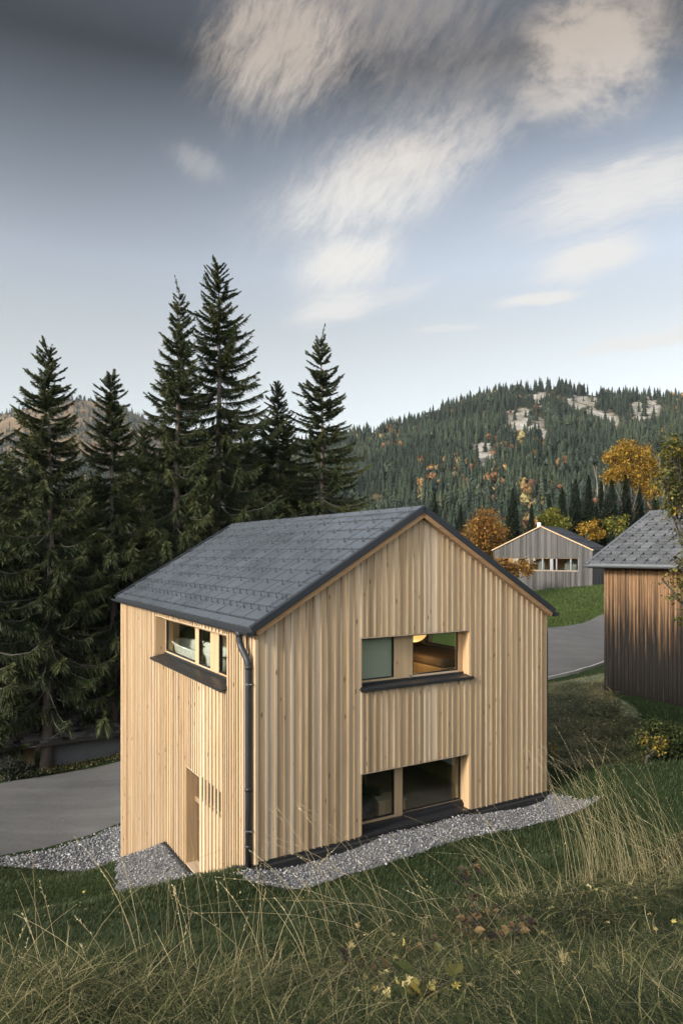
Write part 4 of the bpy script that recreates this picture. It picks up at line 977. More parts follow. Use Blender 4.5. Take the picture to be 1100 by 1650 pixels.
    cm = MB()
    for c in conesP[:cones]: cm.tube([(c[0], c[1], c[2]), (c[0], c[1], c[2]-.05), (c[0], c[1], c[2]-.15)], [.012, .024, .008], 5, r.random())
    return tr, br, (V, Fc, T), cm
def spruce(px, Y, tip_py, seed, RAD, label, group=None, base=None, tree=None, **kw):
    x = (px-550)/F*Y; zb = g1(x, Y) if base is None else base; H = CZ+(HZ-tip_py)/F*Y-zb
    t = empty('spruce_tree', (x, Y, zb-.05), 0, label, 'spruce', group)
    tr, br, fo, cm = spruce_arrays(seed, H, RAD, **kw)
    k = tr.build('trunk', M['bark'], t, True); br.build('branches', M['dead_twig'], k, True)
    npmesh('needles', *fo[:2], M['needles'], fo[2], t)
    if cm.v: tag(cm.build('cone_cluster', M['cone'], t), kind='stuff')
    return t
GS = 'spruces beyond the road'
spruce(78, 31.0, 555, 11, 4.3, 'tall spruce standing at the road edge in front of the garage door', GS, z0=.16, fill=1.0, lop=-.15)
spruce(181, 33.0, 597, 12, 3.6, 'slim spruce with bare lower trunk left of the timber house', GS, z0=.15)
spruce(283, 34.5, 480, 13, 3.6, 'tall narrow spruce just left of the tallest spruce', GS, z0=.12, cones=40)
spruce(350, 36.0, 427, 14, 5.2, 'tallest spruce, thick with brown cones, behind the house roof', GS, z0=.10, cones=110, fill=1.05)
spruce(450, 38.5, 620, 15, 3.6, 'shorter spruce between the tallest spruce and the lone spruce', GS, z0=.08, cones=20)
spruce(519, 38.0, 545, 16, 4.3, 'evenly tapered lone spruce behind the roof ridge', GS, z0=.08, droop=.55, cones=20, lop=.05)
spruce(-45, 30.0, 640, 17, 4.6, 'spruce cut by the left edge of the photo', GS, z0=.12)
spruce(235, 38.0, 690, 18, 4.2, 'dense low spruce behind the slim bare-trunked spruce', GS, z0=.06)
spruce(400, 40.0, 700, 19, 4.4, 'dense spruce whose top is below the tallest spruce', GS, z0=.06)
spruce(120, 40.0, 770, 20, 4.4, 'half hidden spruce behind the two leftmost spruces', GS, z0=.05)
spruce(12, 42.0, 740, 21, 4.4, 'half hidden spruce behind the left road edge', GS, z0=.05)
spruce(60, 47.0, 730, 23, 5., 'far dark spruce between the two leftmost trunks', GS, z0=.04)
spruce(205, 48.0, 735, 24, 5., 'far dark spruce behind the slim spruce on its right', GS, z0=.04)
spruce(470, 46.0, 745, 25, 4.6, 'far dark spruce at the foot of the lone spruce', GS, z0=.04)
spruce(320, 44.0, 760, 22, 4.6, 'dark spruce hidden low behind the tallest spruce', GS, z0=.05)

def conifer_arrays(seed, H, RAD, n=2600, jag=1.):
    """simpler spruce for the middle distance: layered drooping sprays"""
    r = np.random.default_rng(seed); tr = MB(); tr.tube([(0, 0, 0), (0, 0, H*.5), (0, 0, H)], [.014*H, .008*H, .01], 7)
    u = r.random(n)**1.25; z = H*(.06+.94*u); lay = np.floor(u*26)/26; az = r.uniform(0, 6.28, n)
    lob = .72+.28*np.sin(az*5+lay*57)*np.sin(az*3-lay*91)
    rad = RAD*(1-u)**.85*lob*np.sqrt(r.random(n)*.85+.15); p = np.c_[np.cos(az)*rad, np.sin(az)*rad, z-rad*.30+.12*r.normal(size=n)]
    d = norm(np.c_[np.cos(az), np.sin(az), r.uniform(-.8, .15, n)]+r.normal(0, .25, (n, 3))); A, B = frames(d)
    ln = (.25+.55*(1-u))*r.uniform(.6, 1.3, n)*H/14; w_ = ln*r.uniform(.12, .28, n)
    V = np.stack([p-A*w_[:, None], p+A*w_[:, None], p+d*ln[:, None]], 1).reshape(-1, 3)
    return tr, V, np.arange(3*n).reshape(-1, 3), np.clip(.15+.5*(rad/RAD/(1.05-u))+r.normal(0, .15, n), 0, 1)
protos = {}
def conifer(px, Y, base_py, tip_py, kind, label, group):
    x = (px-550)/F*Y; zb = CZ+(HZ-base_py)/F*Y; H = CZ+(HZ-tip_py)/F*Y-zb
    t = empty('conifer_tree', (x, Y, zb), kind*1.3+px, label, 'conifer', group)
    if kind not in protos:
        tr, V, Fc, T = conifer_arrays(40+kind, 14., [2.9, 3.4, 2.6][kind], 10000); a = tr.build('trunk', M['bark_dark'], t, True); b = npmesh('needles', V, Fc, M['needles_far'], T, t); protos[kind] = (a, b)
    else:
        for s_ in protos[kind]: o = s_.copy(); COL.objects.link(o); o.parent = t
    t.scale = (H/13.4,)*3; return t
GM = 'dark conifers behind the grey house'
for i, (px, Y, b, tp, k, lb) in enumerate([(905, 92, 900, 790, 0, 'dark conifer behind the grey house chimney side'), (927, 96, 900, 778, 1, 'dark conifer second from the grey house roof, beside the yellow bush'),
        (948, 90, 900, 772, 2, 'tall dark conifer right of the yellow bush'), (968, 98, 900, 780, 0, 'pale tipped conifer left of the maple trunk'), (985, 92, 895, 778, 1, 'dark conifer in front of the golden maple'),
        (1008, 96, 890, 770, 2, 'tall black conifer under the golden maple'), (1030, 100, 890, 790, 0, 'conifer rising over the barn ridge end'), (1055, 94, 880, 800, 1, 'conifer behind the barn ridge'),
        (1085, 98, 880, 785, 2, 'conifer behind the leafy tree at the right edge'), (826, 88, 905, 792, 1, 'green conifer with visible trunk right of the orange beech'), (856, 84, 900, 815, 0, 'broad green conifer behind the grey house ridge'),
        (885, 100, 890, 800, 2, 'conifer between the green birch and the dark row'), (742, 120, 905, 815, 0, 'distant conifer left of the orange beech'), (700, 140, 905, 800, 1, 'distant conifer above the gable verge')]):
    conifer(px, Y, b, tp, k, lb, GM)

def leafy(px, Y, base_py, blobs, mat, seed, label, cat, name='tree', leaf=.16, n=5200, bark='bark_dark', trunk_top=.62, tone_by=None, group=None, r_trunk=None, base_px=None, droop=.3):
    """broad-leaved tree: blobs are crown lumps (px, py, radius m, depth offset) that the limbs grow into"""
    r = np.random.default_rng(seed); bp = px if base_px is None else base_px
    x0 = (bp-550)/F*Y; zb = CZ+(HZ-base_py)/F*Y; t = empty(name, (x0, Y, zb), 0, label, cat, group); base = np.array([x0, Y, zb])
    cs = [(W3(a, b, Y)+np.array([0, dy, 0])-base, rad) for a, b, rad, dy in blobs]
    top = np.mean([c for c, _ in cs], axis=0); tr = MB(); H = max(c[2] for c, _ in cs); rt = r_trunk or .016*H+.03
    fork = np.array([top[0]*.5, top[1]*.5, top[2]*trunk_top*.7]); tr.tube([(0, 0, -.2), tuple(fork*.55+r.normal(0, .04, 3)), tuple(fork)], [rt*1.2, rt, rt*.8], 9)
    V, T = [], []; tot = sum(rad**2 for _, rad in cs)
    for c, rad in cs:
        mid = fork*.5+c*.5+np.array([0, 0, -.06*rad])+r.normal(0, .08*rad, 3); tr.tube([tuple(fork), tuple(mid), tuple(c)], [rt*.5, rt*.32, rt*.08], 6)
        k = int(n*rad**2/tot); ncl = max(5, int(k/26)); dirs = norm(r.normal(size=(ncl, 3))); cc = c+dirs*(rad*r.random(ncl)**.42)[:, None]*np.array([1, 1, .85])
        for q in cc[::max(1, ncl//9)]: tr.tube([tuple(mid*.5+c*.5), tuple((c+q)/2+r.normal(0, .05*rad, 3)), tuple(q)], [rt*.14, rt*.09, rt*.03], 4, cap=False)
        idx = r.integers(0, ncl, k); p = cc[idx]+r.normal(0, .17*rad+.06, (k, 3))*np.array([1, 1, .75])
        ct = r.beta(2, 2, ncl); tn = np.clip(ct[idx]*.75+r.normal(.12, .14, k), 0, 1)
        d = norm(r.normal(size=(k, 3))+np.array([0, 0, -droop])); A, B = frames(d); ln = leaf*r.uniform(.6, 1.35, k); w_ = ln*r.uniform(.28, .42, k)
        m_ = p+d*(ln*.45)[:, None]+B*(ln*.10)[:, None]
        V.append(np.stack([p, m_+A*w_[:, None], p+d*ln[:, None], m_-A*w_[:, None]], 1)); T.append(tn)
    V = np.concatenate(V).reshape(-1, 3); tr.build('trunk', M[bark], t, True)
    npmesh('foliage', V, np.arange(len(V)).reshape(-1, 4), M[mat], np.concatenate(T), t); return t
leafy(783, 82, 905, [(783, 835, 1.5, 0), (770, 858, 1.6, .5), (796, 856, 1.5, -.5), (783, 878, 1.9, 0), (762, 885, 1.3, 0), (806, 884, 1.3, .4)], 'leaf_orange', 1, 'round orange autumn beech left of the grey house', 'beech', 'beech_tree', .26, 9000)
leafy(822, 66, 945, [(808, 915, 1.0, 0), (826, 921, 1.1, .4), (843, 915, .9, 0)], 'leaf_orange', 2, 'low rust coloured shrub under the grey house overhang', 'shrub', 'autumn_shrub', .22, 2600)
leafy(888, 86, 905, [(878, 838, 1.1, 0), (893, 830, 1.0, .4), (905, 842, 1.0, -.3), (889, 850, 1.2, 0)], 'leaf_lime', 3, 'pale green birch with yellow flecks above the grey house ridge', 'birch', 'birch_tree', .24, 4200)
leafy(955, 80, 905, [(942, 850, .8, 0), (957, 846, .8, .4), (968, 858, .8, 0), (948, 862, .8, 0)], 'leaf_yellow', 4, 'bright yellow shrub between the grey house roof and the dark conifers', 'shrub', 'autumn_shrub', .26, 1500)
leafy(1000, 78, 905, [(985, 842, .9, 0), (1003, 838, .8, .3), (996, 858, 1.0, 0)], 'leaf_lime', 5, 'loose olive bush just above the barn verge', 'shrub', 'autumn_shrub', .22, 1100)
leafy(1012, 118, 900, [(990, 735, 2.0, 0), (1012, 726, 2.2, .5), (1035, 738, 2.2, -.5), (1003, 758, 2.4, 0), (1030, 765, 2.6, .6), (1050, 755, 1.8, 0), (985, 770, 1.6, 0), (1045, 790, 2., 0)], 'leaf_yellow', 6, 'large golden maple rising above the dark conifers', 'maple', 'maple_tree', .36, 11000)
leafy(968, 122, 900, [(960, 752, 1.5, 0), (972, 765, 1.6, 0), (964, 785, 1.6, 0)], 'leaf_olive', 7, 'bare grey tree left of the golden maple', 'tree', 'bare_tree', .16, 420, bark='bark_pale')
leafy(1068, 125, 900, [(1060, 735, 1.8, 0), (1078, 728, 1.8, .5), (1072, 758, 2.0, 0)], 'leaf_olive', 8, 'thin grey tree right of the golden maple', 'tree', 'bare_tree', .18, 700, bark='bark_pale')
leafy(1150, 14.0, 1130, [(1085, 735, .32, 0), (1110, 715, .40, .4), (1072, 775, .26, 0), (1108, 765, .42, .4), (1092, 800, .36, -.2), (1120, 820, .38, .2), (1078, 820, .20, 0), (1150, 760, .6, .3), (1105, 868, .22, 0), (1092, 905, .13, 0), (1103, 940, .22, 0), (1085, 958, .12, 0), (1112, 985, .25, 0), (1068, 935, .07, 0), (1150, 900, .5, .3), (1097, 1000, .10, 0)],
      'leaf_olive', 9, 'leafy fruit tree leaning in at the right edge before the barn', 'tree', 'fruit_tree', .085, 5200, base_px=1215, trunk_top=.5, r_trunk=.09)
leafy(1060, 17.5, 1232, [(1035, 1195, .28, 0), (1062, 1180, .33, .2), (1092, 1190, .36, 0), (1120, 1200, .4, 0), (1070, 1205, .3, -.2)], 'leaf_green', 10, 'green bramble shrub with yellow leaves below the barn wall', 'shrub', 'bramble_shrub', .075, 6200)
leafy(1040, 17.0, 1232, [(1034, 1187, .10, -.25), (1054, 1189, .14, -.35), (1048, 1200, .10, -.3)], 'leaf_yelshrub', 11, 'small yellowing shrub in front of the green bramble', 'shrub', 'yellow_shrub', .075, 240)
leafy(888, 19.5, 1245, [(884, 1222, .12, 0), (887, 1205, .10, 0)], 'leaf_yelshrub', 12, 'tiny yellow bush against the right corner of the timber house', 'shrub', 'yellow_shrub', .07, 260)
leafy(28, 28.6, 1258, [(10, 1240, .35, 0), (30, 1232, .32, 0), (50, 1241, .30, 0), (22, 1248, .35, 0)], 'leaf_black', 13, 'dark shrub in front of the garage opening', 'shrub', 'dark_shrub', .10, 1500)
leafy(150, 52, 1100, [(90, 960, 1.2, 0), (150, 945, 1.4, 0), (110, 985, 1.2, 0), (188, 990, 1.1, 0)], 'leaf_yellow', 14, 'yellow leaved tree glimpsed between the spruce trunks', 'tree', 'autumn_tree', .26, 2400)

# ------------------------------------------------------------------ hills and the woods on them
SIL_R = [(-900, 800), (100, 760), (300, 728), (430, 712), (480, 705), (565, 686), (600, 682), (640, 669), (700, 656), (725, 646), (760, 633), (800, 624), (830, 618), (860, 613), (900, 612), (930, 618), (970, 625), (1010, 624), (1060, 623), (1100, 627), (1300, 645), (1700, 690), (2400, 760)]
SIL_L = [(-1200, 720), (-500, 690), (-100, 676), (0, 660), (40, 651), (80, 641), (110, 636), (160, 639), (200, 652), (240, 669), (300, 700), (400, 745), (600, 800), (900, 830)]
def vnoise(x, y, seed):
    r = np.random.default_rng(seed); o = np.zeros_like(x)
    for k in range(7):
        a = r.uniform(0, 6.28); f = 2**(k*.75); o += np.sin((x*math.cos(a)+y*math.sin(a))*f+r.uniform(0, 6.28)+1.5*np.sin((x*math.sin(a)-y*math.cos(a))*f*.7+r.uniform(0, 6.28)))/2**(k*.6)
    return o/2.2
class Hill:
    """a mountainside: the angle of its crest is known all round; the slope climbs from y0 to the crest distance"""
    def __init__(s, sil, y0, ridge, tree, pw, seed, zfoot): s.p = np.array(sil, float); s.y0, s.ridge, s.tree, s.pw, s.seed, s.zf = y0, ridge, tree, pw, seed, zfoot
    def z(s, a, y):
        px = 550+F*a; top = (HZ-np.interp(px, s.p[:, 0], s.p[:, 1]))/F-s.tree/s.ridge
        t = np.clip((y-s.y0)/(s.ridge-s.y0), 0, 1.6); e0 = (s.zf-CZ)/s.y0
        e = e0+(top-e0)*np.minimum(t, 1)**s.pw; z = CZ+y*e
        z = z+vnoise(a*y/130, y/130, s.seed)*9*np.clip(t*3, 0, 1)*np.clip((1-t)*6, 0, 1)*s.ridge/1200
        return np.where(t > 1, z-(t-1)*s.ridge*.55, z)
HILL_R = Hill(SIL_R, 300, 1150, 15, .72, 3, -9); HILL_L = Hill(SIL_L, 700, 2500, 16, .8, 5, -9)
ROCK = [[(752, 710), (775, 706), (800, 712), (798, 732), (785, 748), (770, 742), (764, 725)], [(797, 676), (820, 664), (845, 662), (872, 680), (886, 700), (884, 712), (850, 700), (838, 716), (822, 690), (800, 694)],
        [(848, 634), (868, 628), (880, 636), (876, 656), (858, 652)], [(905, 628), (925, 630), (955, 640), (985, 660), (1000, 686), (985, 690), (960, 668), (930, 655), (908, 645)], [(1015, 650), (1050, 640), (1075, 650), (1060, 668), (1030, 678), (1018, 690)], [(770, 742), (786, 748), (782, 762), (768, 760)], [(835, 812), (860, 800), (885, 800), (875, 820), (850, 826)]]
GRASS = [[(600, 796), (622, 800), (620, 822), (604, 826)], [(785, 786), (808, 782), (812, 798), (790, 800)], [(585, 806), (598, 800), (600, 820)], [(560, 740), (567, 742), (566, 752)]]
def photo_px(x, y, z): return 550+F*x/y, HZ+F*(CZ-z)/y
def build_hill(h, name, amin, amax, na, ny, mat, polys):
    a = np.linspace(amin, amax, na); y = h.y0+(h.ridge*1.35-h.y0)*np.linspace(0, 1, ny)**1.3; Aa, Y = np.meshgrid(a, y); Z = h.z(Aa, Y); X = Aa*Y
    px, py = photo_px(X, Y, Z); rk = np.zeros_like(X)
    jx, jy = px+9*vnoise(X/25, Y/25, 9), py+7*vnoise(X/22, Y/22, 10)
    for P in polys: rk = np.maximum(rk, in_poly(jx, jy, np.array(P, float)))
    n, m = X.shape; i = np.arange(n*m).reshape(n, m)
    o = npmesh(name, np.c_[X.ravel(), Y.ravel(), Z.ravel()], np.c_[i[:-1, :-1].ravel(), i[:-1, 1:].ravel(), i[1:, 1:].ravel(), i[1:, :-1].ravel()], mat, None, None, True, {'rock': rk.ravel()})
    return tag(o, kind='structure')
def hill_mat(name, base, rock, sc):
    m, n, b = new_mat(name); co = obj_co(n); f = n.noise(co, sc, 7, .65); g = n.noise(n.mapping(co, (1, .5, 1)), sc*3, 8, .72, 1.)
    c = n.ramp(f, [(.3, base[0]), (.5, base[1]), (.7, base[2])]); rc = n.ramp(g, [(.34, rock[0]), (.46, rock[1]), (.58, rock[2])])
    c = n.mix(attr(n, 'rock'), c, rc); n.put(b.inputs['Base Color'], c); b.inputs['Roughness'].default_value = 1; b.inputs['Specular IOR Level'].default_value = 0.
    bump(n, b, g, 1., 6.); return m
build_hill(HILL_R, 'hillside', -1.3, 1.25, 420, 260, hill_mat('hill_ground', [(.045, .042, .022), (.085, .072, .038), (.14, .11, .055)], [(.12, .10, .065), (.25, .225, .18), (.40, .38, .34)], .02), ROCK)
build_hill(HILL_L, 'mountain', -1.3, .6, 300, 160, hill_mat('mountain_ground', [(.075, .058, .035), (.15, .105, .062), (.22, .165, .105)], [(.1, .1, .1), (.2, .2, .2), (.3, .3, .3)], .006), [])

def cone_proto(seed, tiers=6, sides=5):
    r = np.random.default_rng(seed); V, Fc = [], []
    for t in range(tiers):
        zb, zt, rb_ = .06+.145*t, min(1., .30+.142*t), (.19-.029*t)
        b = len(V); V.append((0, 0, zt))
        for k in range(sides*2):
            a = math.pi*k/sides+r.uniform(-.15, .15); q = rb_*(1. if k % 2 else .42)*r.uniform(.75, 1.2); V.append((q*math.cos(a), q*math.sin(a), zb-(.03 if k % 2 else -.03)+r.uniform(-.02, .02)))
        Fc += [(b, b+1+k, b+1+(k+1) % (sides*2)) for k in range(sides*2)]
    return np.array(V), np.array(Fc)
def round_proto(seed, n=70):
    r = np.random.default_rng(seed); d = norm(r.normal(size=(n, 3))); c = d*.36*np.array([.85, .85, 1.05])*r.uniform(.7, 1.05, (n, 1))+np.array([0, 0, .56]); A, B = frames(norm(d+r.normal(0, .4, (n, 3))))
    s = r.uniform(.09, .17, (n, 1)); V = np.stack([c-A*s-B*s*.6, c+A*s-B*s*.5, c+B*s+d*.03], 1).reshape(-1, 3); return V, np.arange(3*n).reshape(-1, 3)
def scatter(protos_, pos, H, wid, tone, r):
    parts = []
    pick = r.integers(0, len(protos_), len(pos)); 
    for i, (V, Fc) in enumerate(protos_):
        s = np.where(pick == i)[0]
        if not len(s): continue
        th = r.uniform(0, 6.28, len(s)); c, sn = np.cos(th)[:, None], np.sin(th)[:, None]; h, w_ = H[s][:, None], wid[s][:, None]
        P = np.stack([(V[None, :, 0]*c-V[None, :, 1]*sn)*h*w_+pos[s, 0:1], (V[None, :, 0]*sn+V[None, :, 1]*c)*h*w_+pos[s, 1:2], V[None, :, 2]*h+pos[s, 2:3]], -1)
        fc = (Fc[None]+np.arange(len(s))[:, None, None]*len(V)).reshape(-1, 3)
        parts.append((P.reshape(-1, 3), fc, np.clip(np.repeat(tone[s], len(Fc))+r.normal(0, .05, len(fc)), 0, 1)))
    return merge(parts)
def wood_on(h, amin, amax, y0, y1, spacing, Hm, name_c, name_d, dens, pdec, seed, polys, label_c, label_d):
    r = np.random.default_rng(seed); area = (amax-amin)*(y1**2-y0**2)/2; n = int(area/spacing**2)
    y = np.sqrt(r.uniform(y0**2, y1**2, n)); a = r.uniform(amin, amax, n); z = h.z(a, y); x = a*y; px, py = photo_px(x, y, z)
    keep = r.random(n) < dens(x, y, px, py)
    jx, jy = px+13*vnoise(x/20, y/20, 9)+r.normal(0, 4, n), py+9*vnoise(x/18, y/18, 10)+r.normal(0, 3, n)
    for P in polys:
        P = np.array(P, float); keep &= ~((in_poly(jx, jy, P) | in_poly(jx, jy-7, P) | in_poly(jx, jy-13, P)) & (r.random(n) < .95))
    x, y, z, px, py = x[keep], y[keep], z[keep], px[keep], py[keep]; n = len(x)
    dec = r.random(n) < pdec(x, y, px, py); H = Hm*r.uniform(.45, 1.2, n)*(1+.25*vnoise(x/35, y/35, 23)); pos = np.c_[x, y, z-.5]
    c = ~dec; tn = np.clip(.38+.35*vnoise(x/60, y/60, 21)+r.normal(0, .16, n), 0, 1)
    m_ = scatter([cone_proto(k) for k in range(14)]+[(v*np.array([.6, .6, .85]), f) for v, f in (round_proto(60),)], pos[c], H[c], r.uniform(.95, 1.8, c.sum()), tn[c], r)
    tag(npmesh(name_c, m_[0], m_[1], M['wood_far'], m_[2]), label_c, 'forest', kind='stuff')
    if dec.any():
        m_ = scatter([round_proto(k) for k in range(5)], pos[dec], H[dec]*.62, r.uniform(.75, 1.2, dec.sum()), np.clip(r.random(dec.sum())*.75+.25*vnoise(x[dec]/50, y[dec]/50, 31), 0, 1), r)
        tag(npmesh(name_d, m_[0], m_[1], M['wood_autumn'], m_[2]), label_d, 'forest', kind='stuff')
wood_on(HILL_R, -.75, .72, 305, 1170, 6.6, 20, 'hill_forest', 'autumn_forest', lambda x, y, px, py: np.clip(.93-.35*(vnoise(x/70, y/70, 40) > .75), 0, 1),
        lambda x, y, px, py: np.clip(.08+.28*(vnoise(x/85, y/85, 44)-.25)+.16*(y < 480)*(vnoise(x/45, y/45, 45) > .1)+.22*((px < 660) & (px > 560) & (py < 730)), .012, .6), 5, ROCK+GRASS, 'dark spruce forest covering the hillside behind the houses', 'scattered rust and yellow broadleaf trees in the hillside forest')
wood_on(HILL_L, -.62, .1, 900, 2560, 13, 19, 'mountain_forest', 'mountain_scrub', lambda x, y, px, py: np.clip(.30+.9*(vnoise(x/260, y/260, 50)-.15)+.75*(y > 2380)+.7*(py > 745), 0.04, 1), lambda x, y, px, py: .06+0*x, 6, [], 'spruce patches on the brown mountain behind the left trees', 'rust coloured scrub on the brown mountain')

# ------------------------------------------------------------------ grass
def blades(p, h, w_, lean, tone, r, seg=2, curl=1.):
    """p (n,3) roots; thin tapering ribbons that bend over"""
    n = len(p); az = r.uniform(0, 6.28, n); d = np.stack([np.cos(az), np.sin(az), np.zeros(n)], -1); sd = np.stack([-d[:, 1], d[:, 0], np.zeros(n)], -1)
    rows = []
    for i in range(seg+1):
        t = i/seg; c = p+d*(lean*h*t**1.7)[:, None]+np.array([0, 0, 1.])*(h*(t-curl*.32*np.minimum(lean, 1.5)*t*t))[:, None]
        wi = (w_*(1-t)**.7)[:, None]*sd; rows.append(np.stack([c-wi, c+wi], 1) if i < seg else c[:, None])
    V = np.concatenate(rows, 1); k = V.shape[1]; f = []
    for i in range(seg-1): f += [(2*i, 2*i+1, 2*i+3), (2*i, 2*i+3, 2*i+2)]
    f.append((2*seg-2, 2*seg-1, 2*seg)); f = np.array(f)
    return V.reshape(-1, 3), (f[None]+np.arange(n)[:, None, None]*k).reshape(-1, 3), np.clip(np.repeat(tone, len(f)), 0, 1)
def spread(n, y0, y1, pw, px0=-260, px1=1360, seed=1):
    r = np.random.default_rng(seed); u = r.random(n)
    y = (y0**(1-pw)+u*(y1**(1-pw)-y0**(1-pw)))**(1/(1-pw)) if pw != 1 else y0*(y1/y0)**u
    x = (r.uniform(px0, px1, n)-550)/F*y; return x, y, ground(x, y), r
def not_built(x, y):
    a, b = house_ab(x, y); bx, by = x-BC[0], y-BC[1]; s, d = bx*BW[0]+by*BW[1], bx*BN[0]+by*BN[1]
    return ~((a > -.05) & (a < WID+.05) & (b > -.05) & (b < LEN+.05)) & ~((s > -.2) & (s < BL) & (d > -.35) & (d < BD)) & ~in_poly(x, y, ROADP)
def off_gravel(x, y): return ~(in_poly(x, y, gravel_front) | in_poly(x, y, gravel_pit) | in_poly(x, y, shoulder))
def rough(x, y): return in_poly(x+.9*vnoise(x*.7, y*.7, 91), y+.9*vnoise(x*.7, y*.7, 92), MOWNP)
# mown lawn
x, y, z, r = spread(300000, 2.2, 24, 1.25, seed=61); ok = not_built(x, y) & off_gravel(x, y); bk = bankness(x, y, z); mw = rough(x, y)
ok &= (r.random(len(x)) > bk*.75) & (r.random(len(x)) > mw*.4); x, y, z = x[ok], y[ok], z[ok]; n = len(x)
h = r.uniform(.035, .10, n)*(1+.25*vnoise(x*1.3, y*1.3, 71))*np.clip(.7+y*.03, .7, 1.3); w_ = r.uniform(.0022, .0042, n)*np.clip(y/5, .8, 2.6)
tn = .40+.22*vnoise(x*.9, y*.9, 72)+r.normal(0, .15, n)
g = blades(np.c_[x, y, z], h, w_, r.uniform(.2, 1.1, n), tn, r)
tag(npmesh('lawn_grass', *g[:2], M['lawn'], g[2]), 'short dark green lawn sloping down to the timber house', 'grass', kind='stuff')
# meadow strip beyond the road
x, y, z, r = spread(60000, 31, 74, 1.2, 840, 1130, seed=62); ok = not_built(x, y) & (y > 33); x, y, z = x[ok], y[ok], z[ok]; n = len(x)
g = blades(np.c_[x, y, z], r.uniform(.06, .2, n), r.uniform(.012, .025, n), r.uniform(.3, 1.2, n), .45+.25*vnoise(x*.5, y*.5, 73)+r.normal(0, .18, n), r)
tag(npmesh('meadow_grass', *g[:2], M['meadow'], g[2]), 'bright green meadow between the road and the grey house', 'grass', kind='stuff')
# matted cut grass on the near bank and in the rough patch by the house
def strands(x, y, z, L, w_, r, lift=.05, flat=.25, tone=None):
    n = len(x); az = r.uniform(0, 6.28, n)+.6*vnoise(x*.8, y*.8, 81); el = r.normal(0, flat, n)+.15; crv = r.normal(0, .6, n); rows = []
    p = np.c_[x, y, z+r.uniform(0, lift, n)]; m_ = 4
    for i in range(m_+1):
        t = i/m_; a = az+crv*t; ds = np.stack([np.cos(a)*np.cos(el-1.0*t*np.maximum(el, .1)), np.sin(a)*np.cos(el), np.sin(el-1.1*t*np.maximum(el, .2))], -1)
        sd = np.stack([-np.sin(a), np.cos(a), np.zeros(n)], -1)*(w_*(1-t)**.6+.0004)[:, None]; rows.append(np.stack([p-sd, p+sd], 1))
        p = p+ds*(L/m_)[:, None]
        p[:, 2] = np.maximum(p[:, 2], ground(p[:, 0], p[:, 1])+.006) if i % 2 == 0 else p[:, 2]
    V = np.concatenate(rows, 1); k = V.shape[1]; f = np.array([q for i in range(m_) for q in ((2*i, 2*i+1, 2*i+3), (2*i, 2*i+3, 2*i+2))])
    return V.reshape(-1, 3), (f[None]+np.arange(n)[:, None, None]*k).reshape(-1, 3), np.clip(np.repeat(tone, len(f)), 0, 1)
x, y, z, r = spread(260000, 1.2, 13, 1.3, -800, 1900, seed=63); bk = bankness(x, y, z); ok = r.random(len(x)) < bk*(.65+.35*vnoise(x*1.5, y*1.5, 82)); x, y, z = x[ok], y[ok], z[ok]; n = len(x)
pxx = 550+F*x/y
tn = np.clip(.36+.24*vnoise(x*1.1, y*1.1, 83)+.10*(pxx > 600)+r.normal(0, .30, n), 0, 1)
hum = np.clip(.5+.5*vnoise(x*1.7, y*1.7, 84), 0, 1)
g1_ = strands(x, y, z+.02+.14*hum**2, r.uniform(.06, .26, n), r.uniform(.0006, .0014, n)*np.clip(y/3, .8, 3.), r, .06, .35, tn)
x, y, z, r = spread(34000, 16.5, 29.5, 1.0, 820, 1080, seed=64); ok = rough(x, y) & not_built(x, y); x, y, z = x[ok], y[ok], z[ok]; n = len(x)
g2_ = strands(x, y, z+.13*np.clip(vnoise(x*2.4, y*3.2, 93), 0, 1), r.uniform(.12, .42, n), r.uniform(.004, .011, n), r, .04, .25, np.clip(.60+.30*vnoise(x*2., y*2.6, 85)+r.normal(0, .25, n), 0, 1))
g = merge([g1_, g2_]); tag(npmesh('cut_grass', *g[:2], M['hay'], g[2]), 'matted cut grass lying on the bank in the foreground', 'grass', kind='stuff')
# longer green tufts through the bank
x, y, z, r = spread(135000, 1.2, 11, 1.3, -800, 1900, seed=65); bk = bankness(x, y, z); ok = r.random(len(x)) < bk*np.clip(.40+1.1*vnoise(x*1.6, y*1.6, 86), .04, 1); x, y, z = x[ok], y[ok], z[ok]; n = len(x)
g = blades(np.c_[x, y, z], r.uniform(.05, .20, n)*(1+.5*vnoise(x*1.6, y*1.6, 86))*np.clip(y/5, .5, 1.), r.uniform(.0014, .0036, n), r.uniform(.4, 1.7, n), .20+.2*vnoise(x*1.4, y*1.4, 87)+r.normal(0, .24, n), r, 4)
tag(npmesh('bank_grass', *g[:2], M['hay'], g[2]), 'long green and yellow grass blades growing through the near bank', 'grass', kind='stuff')

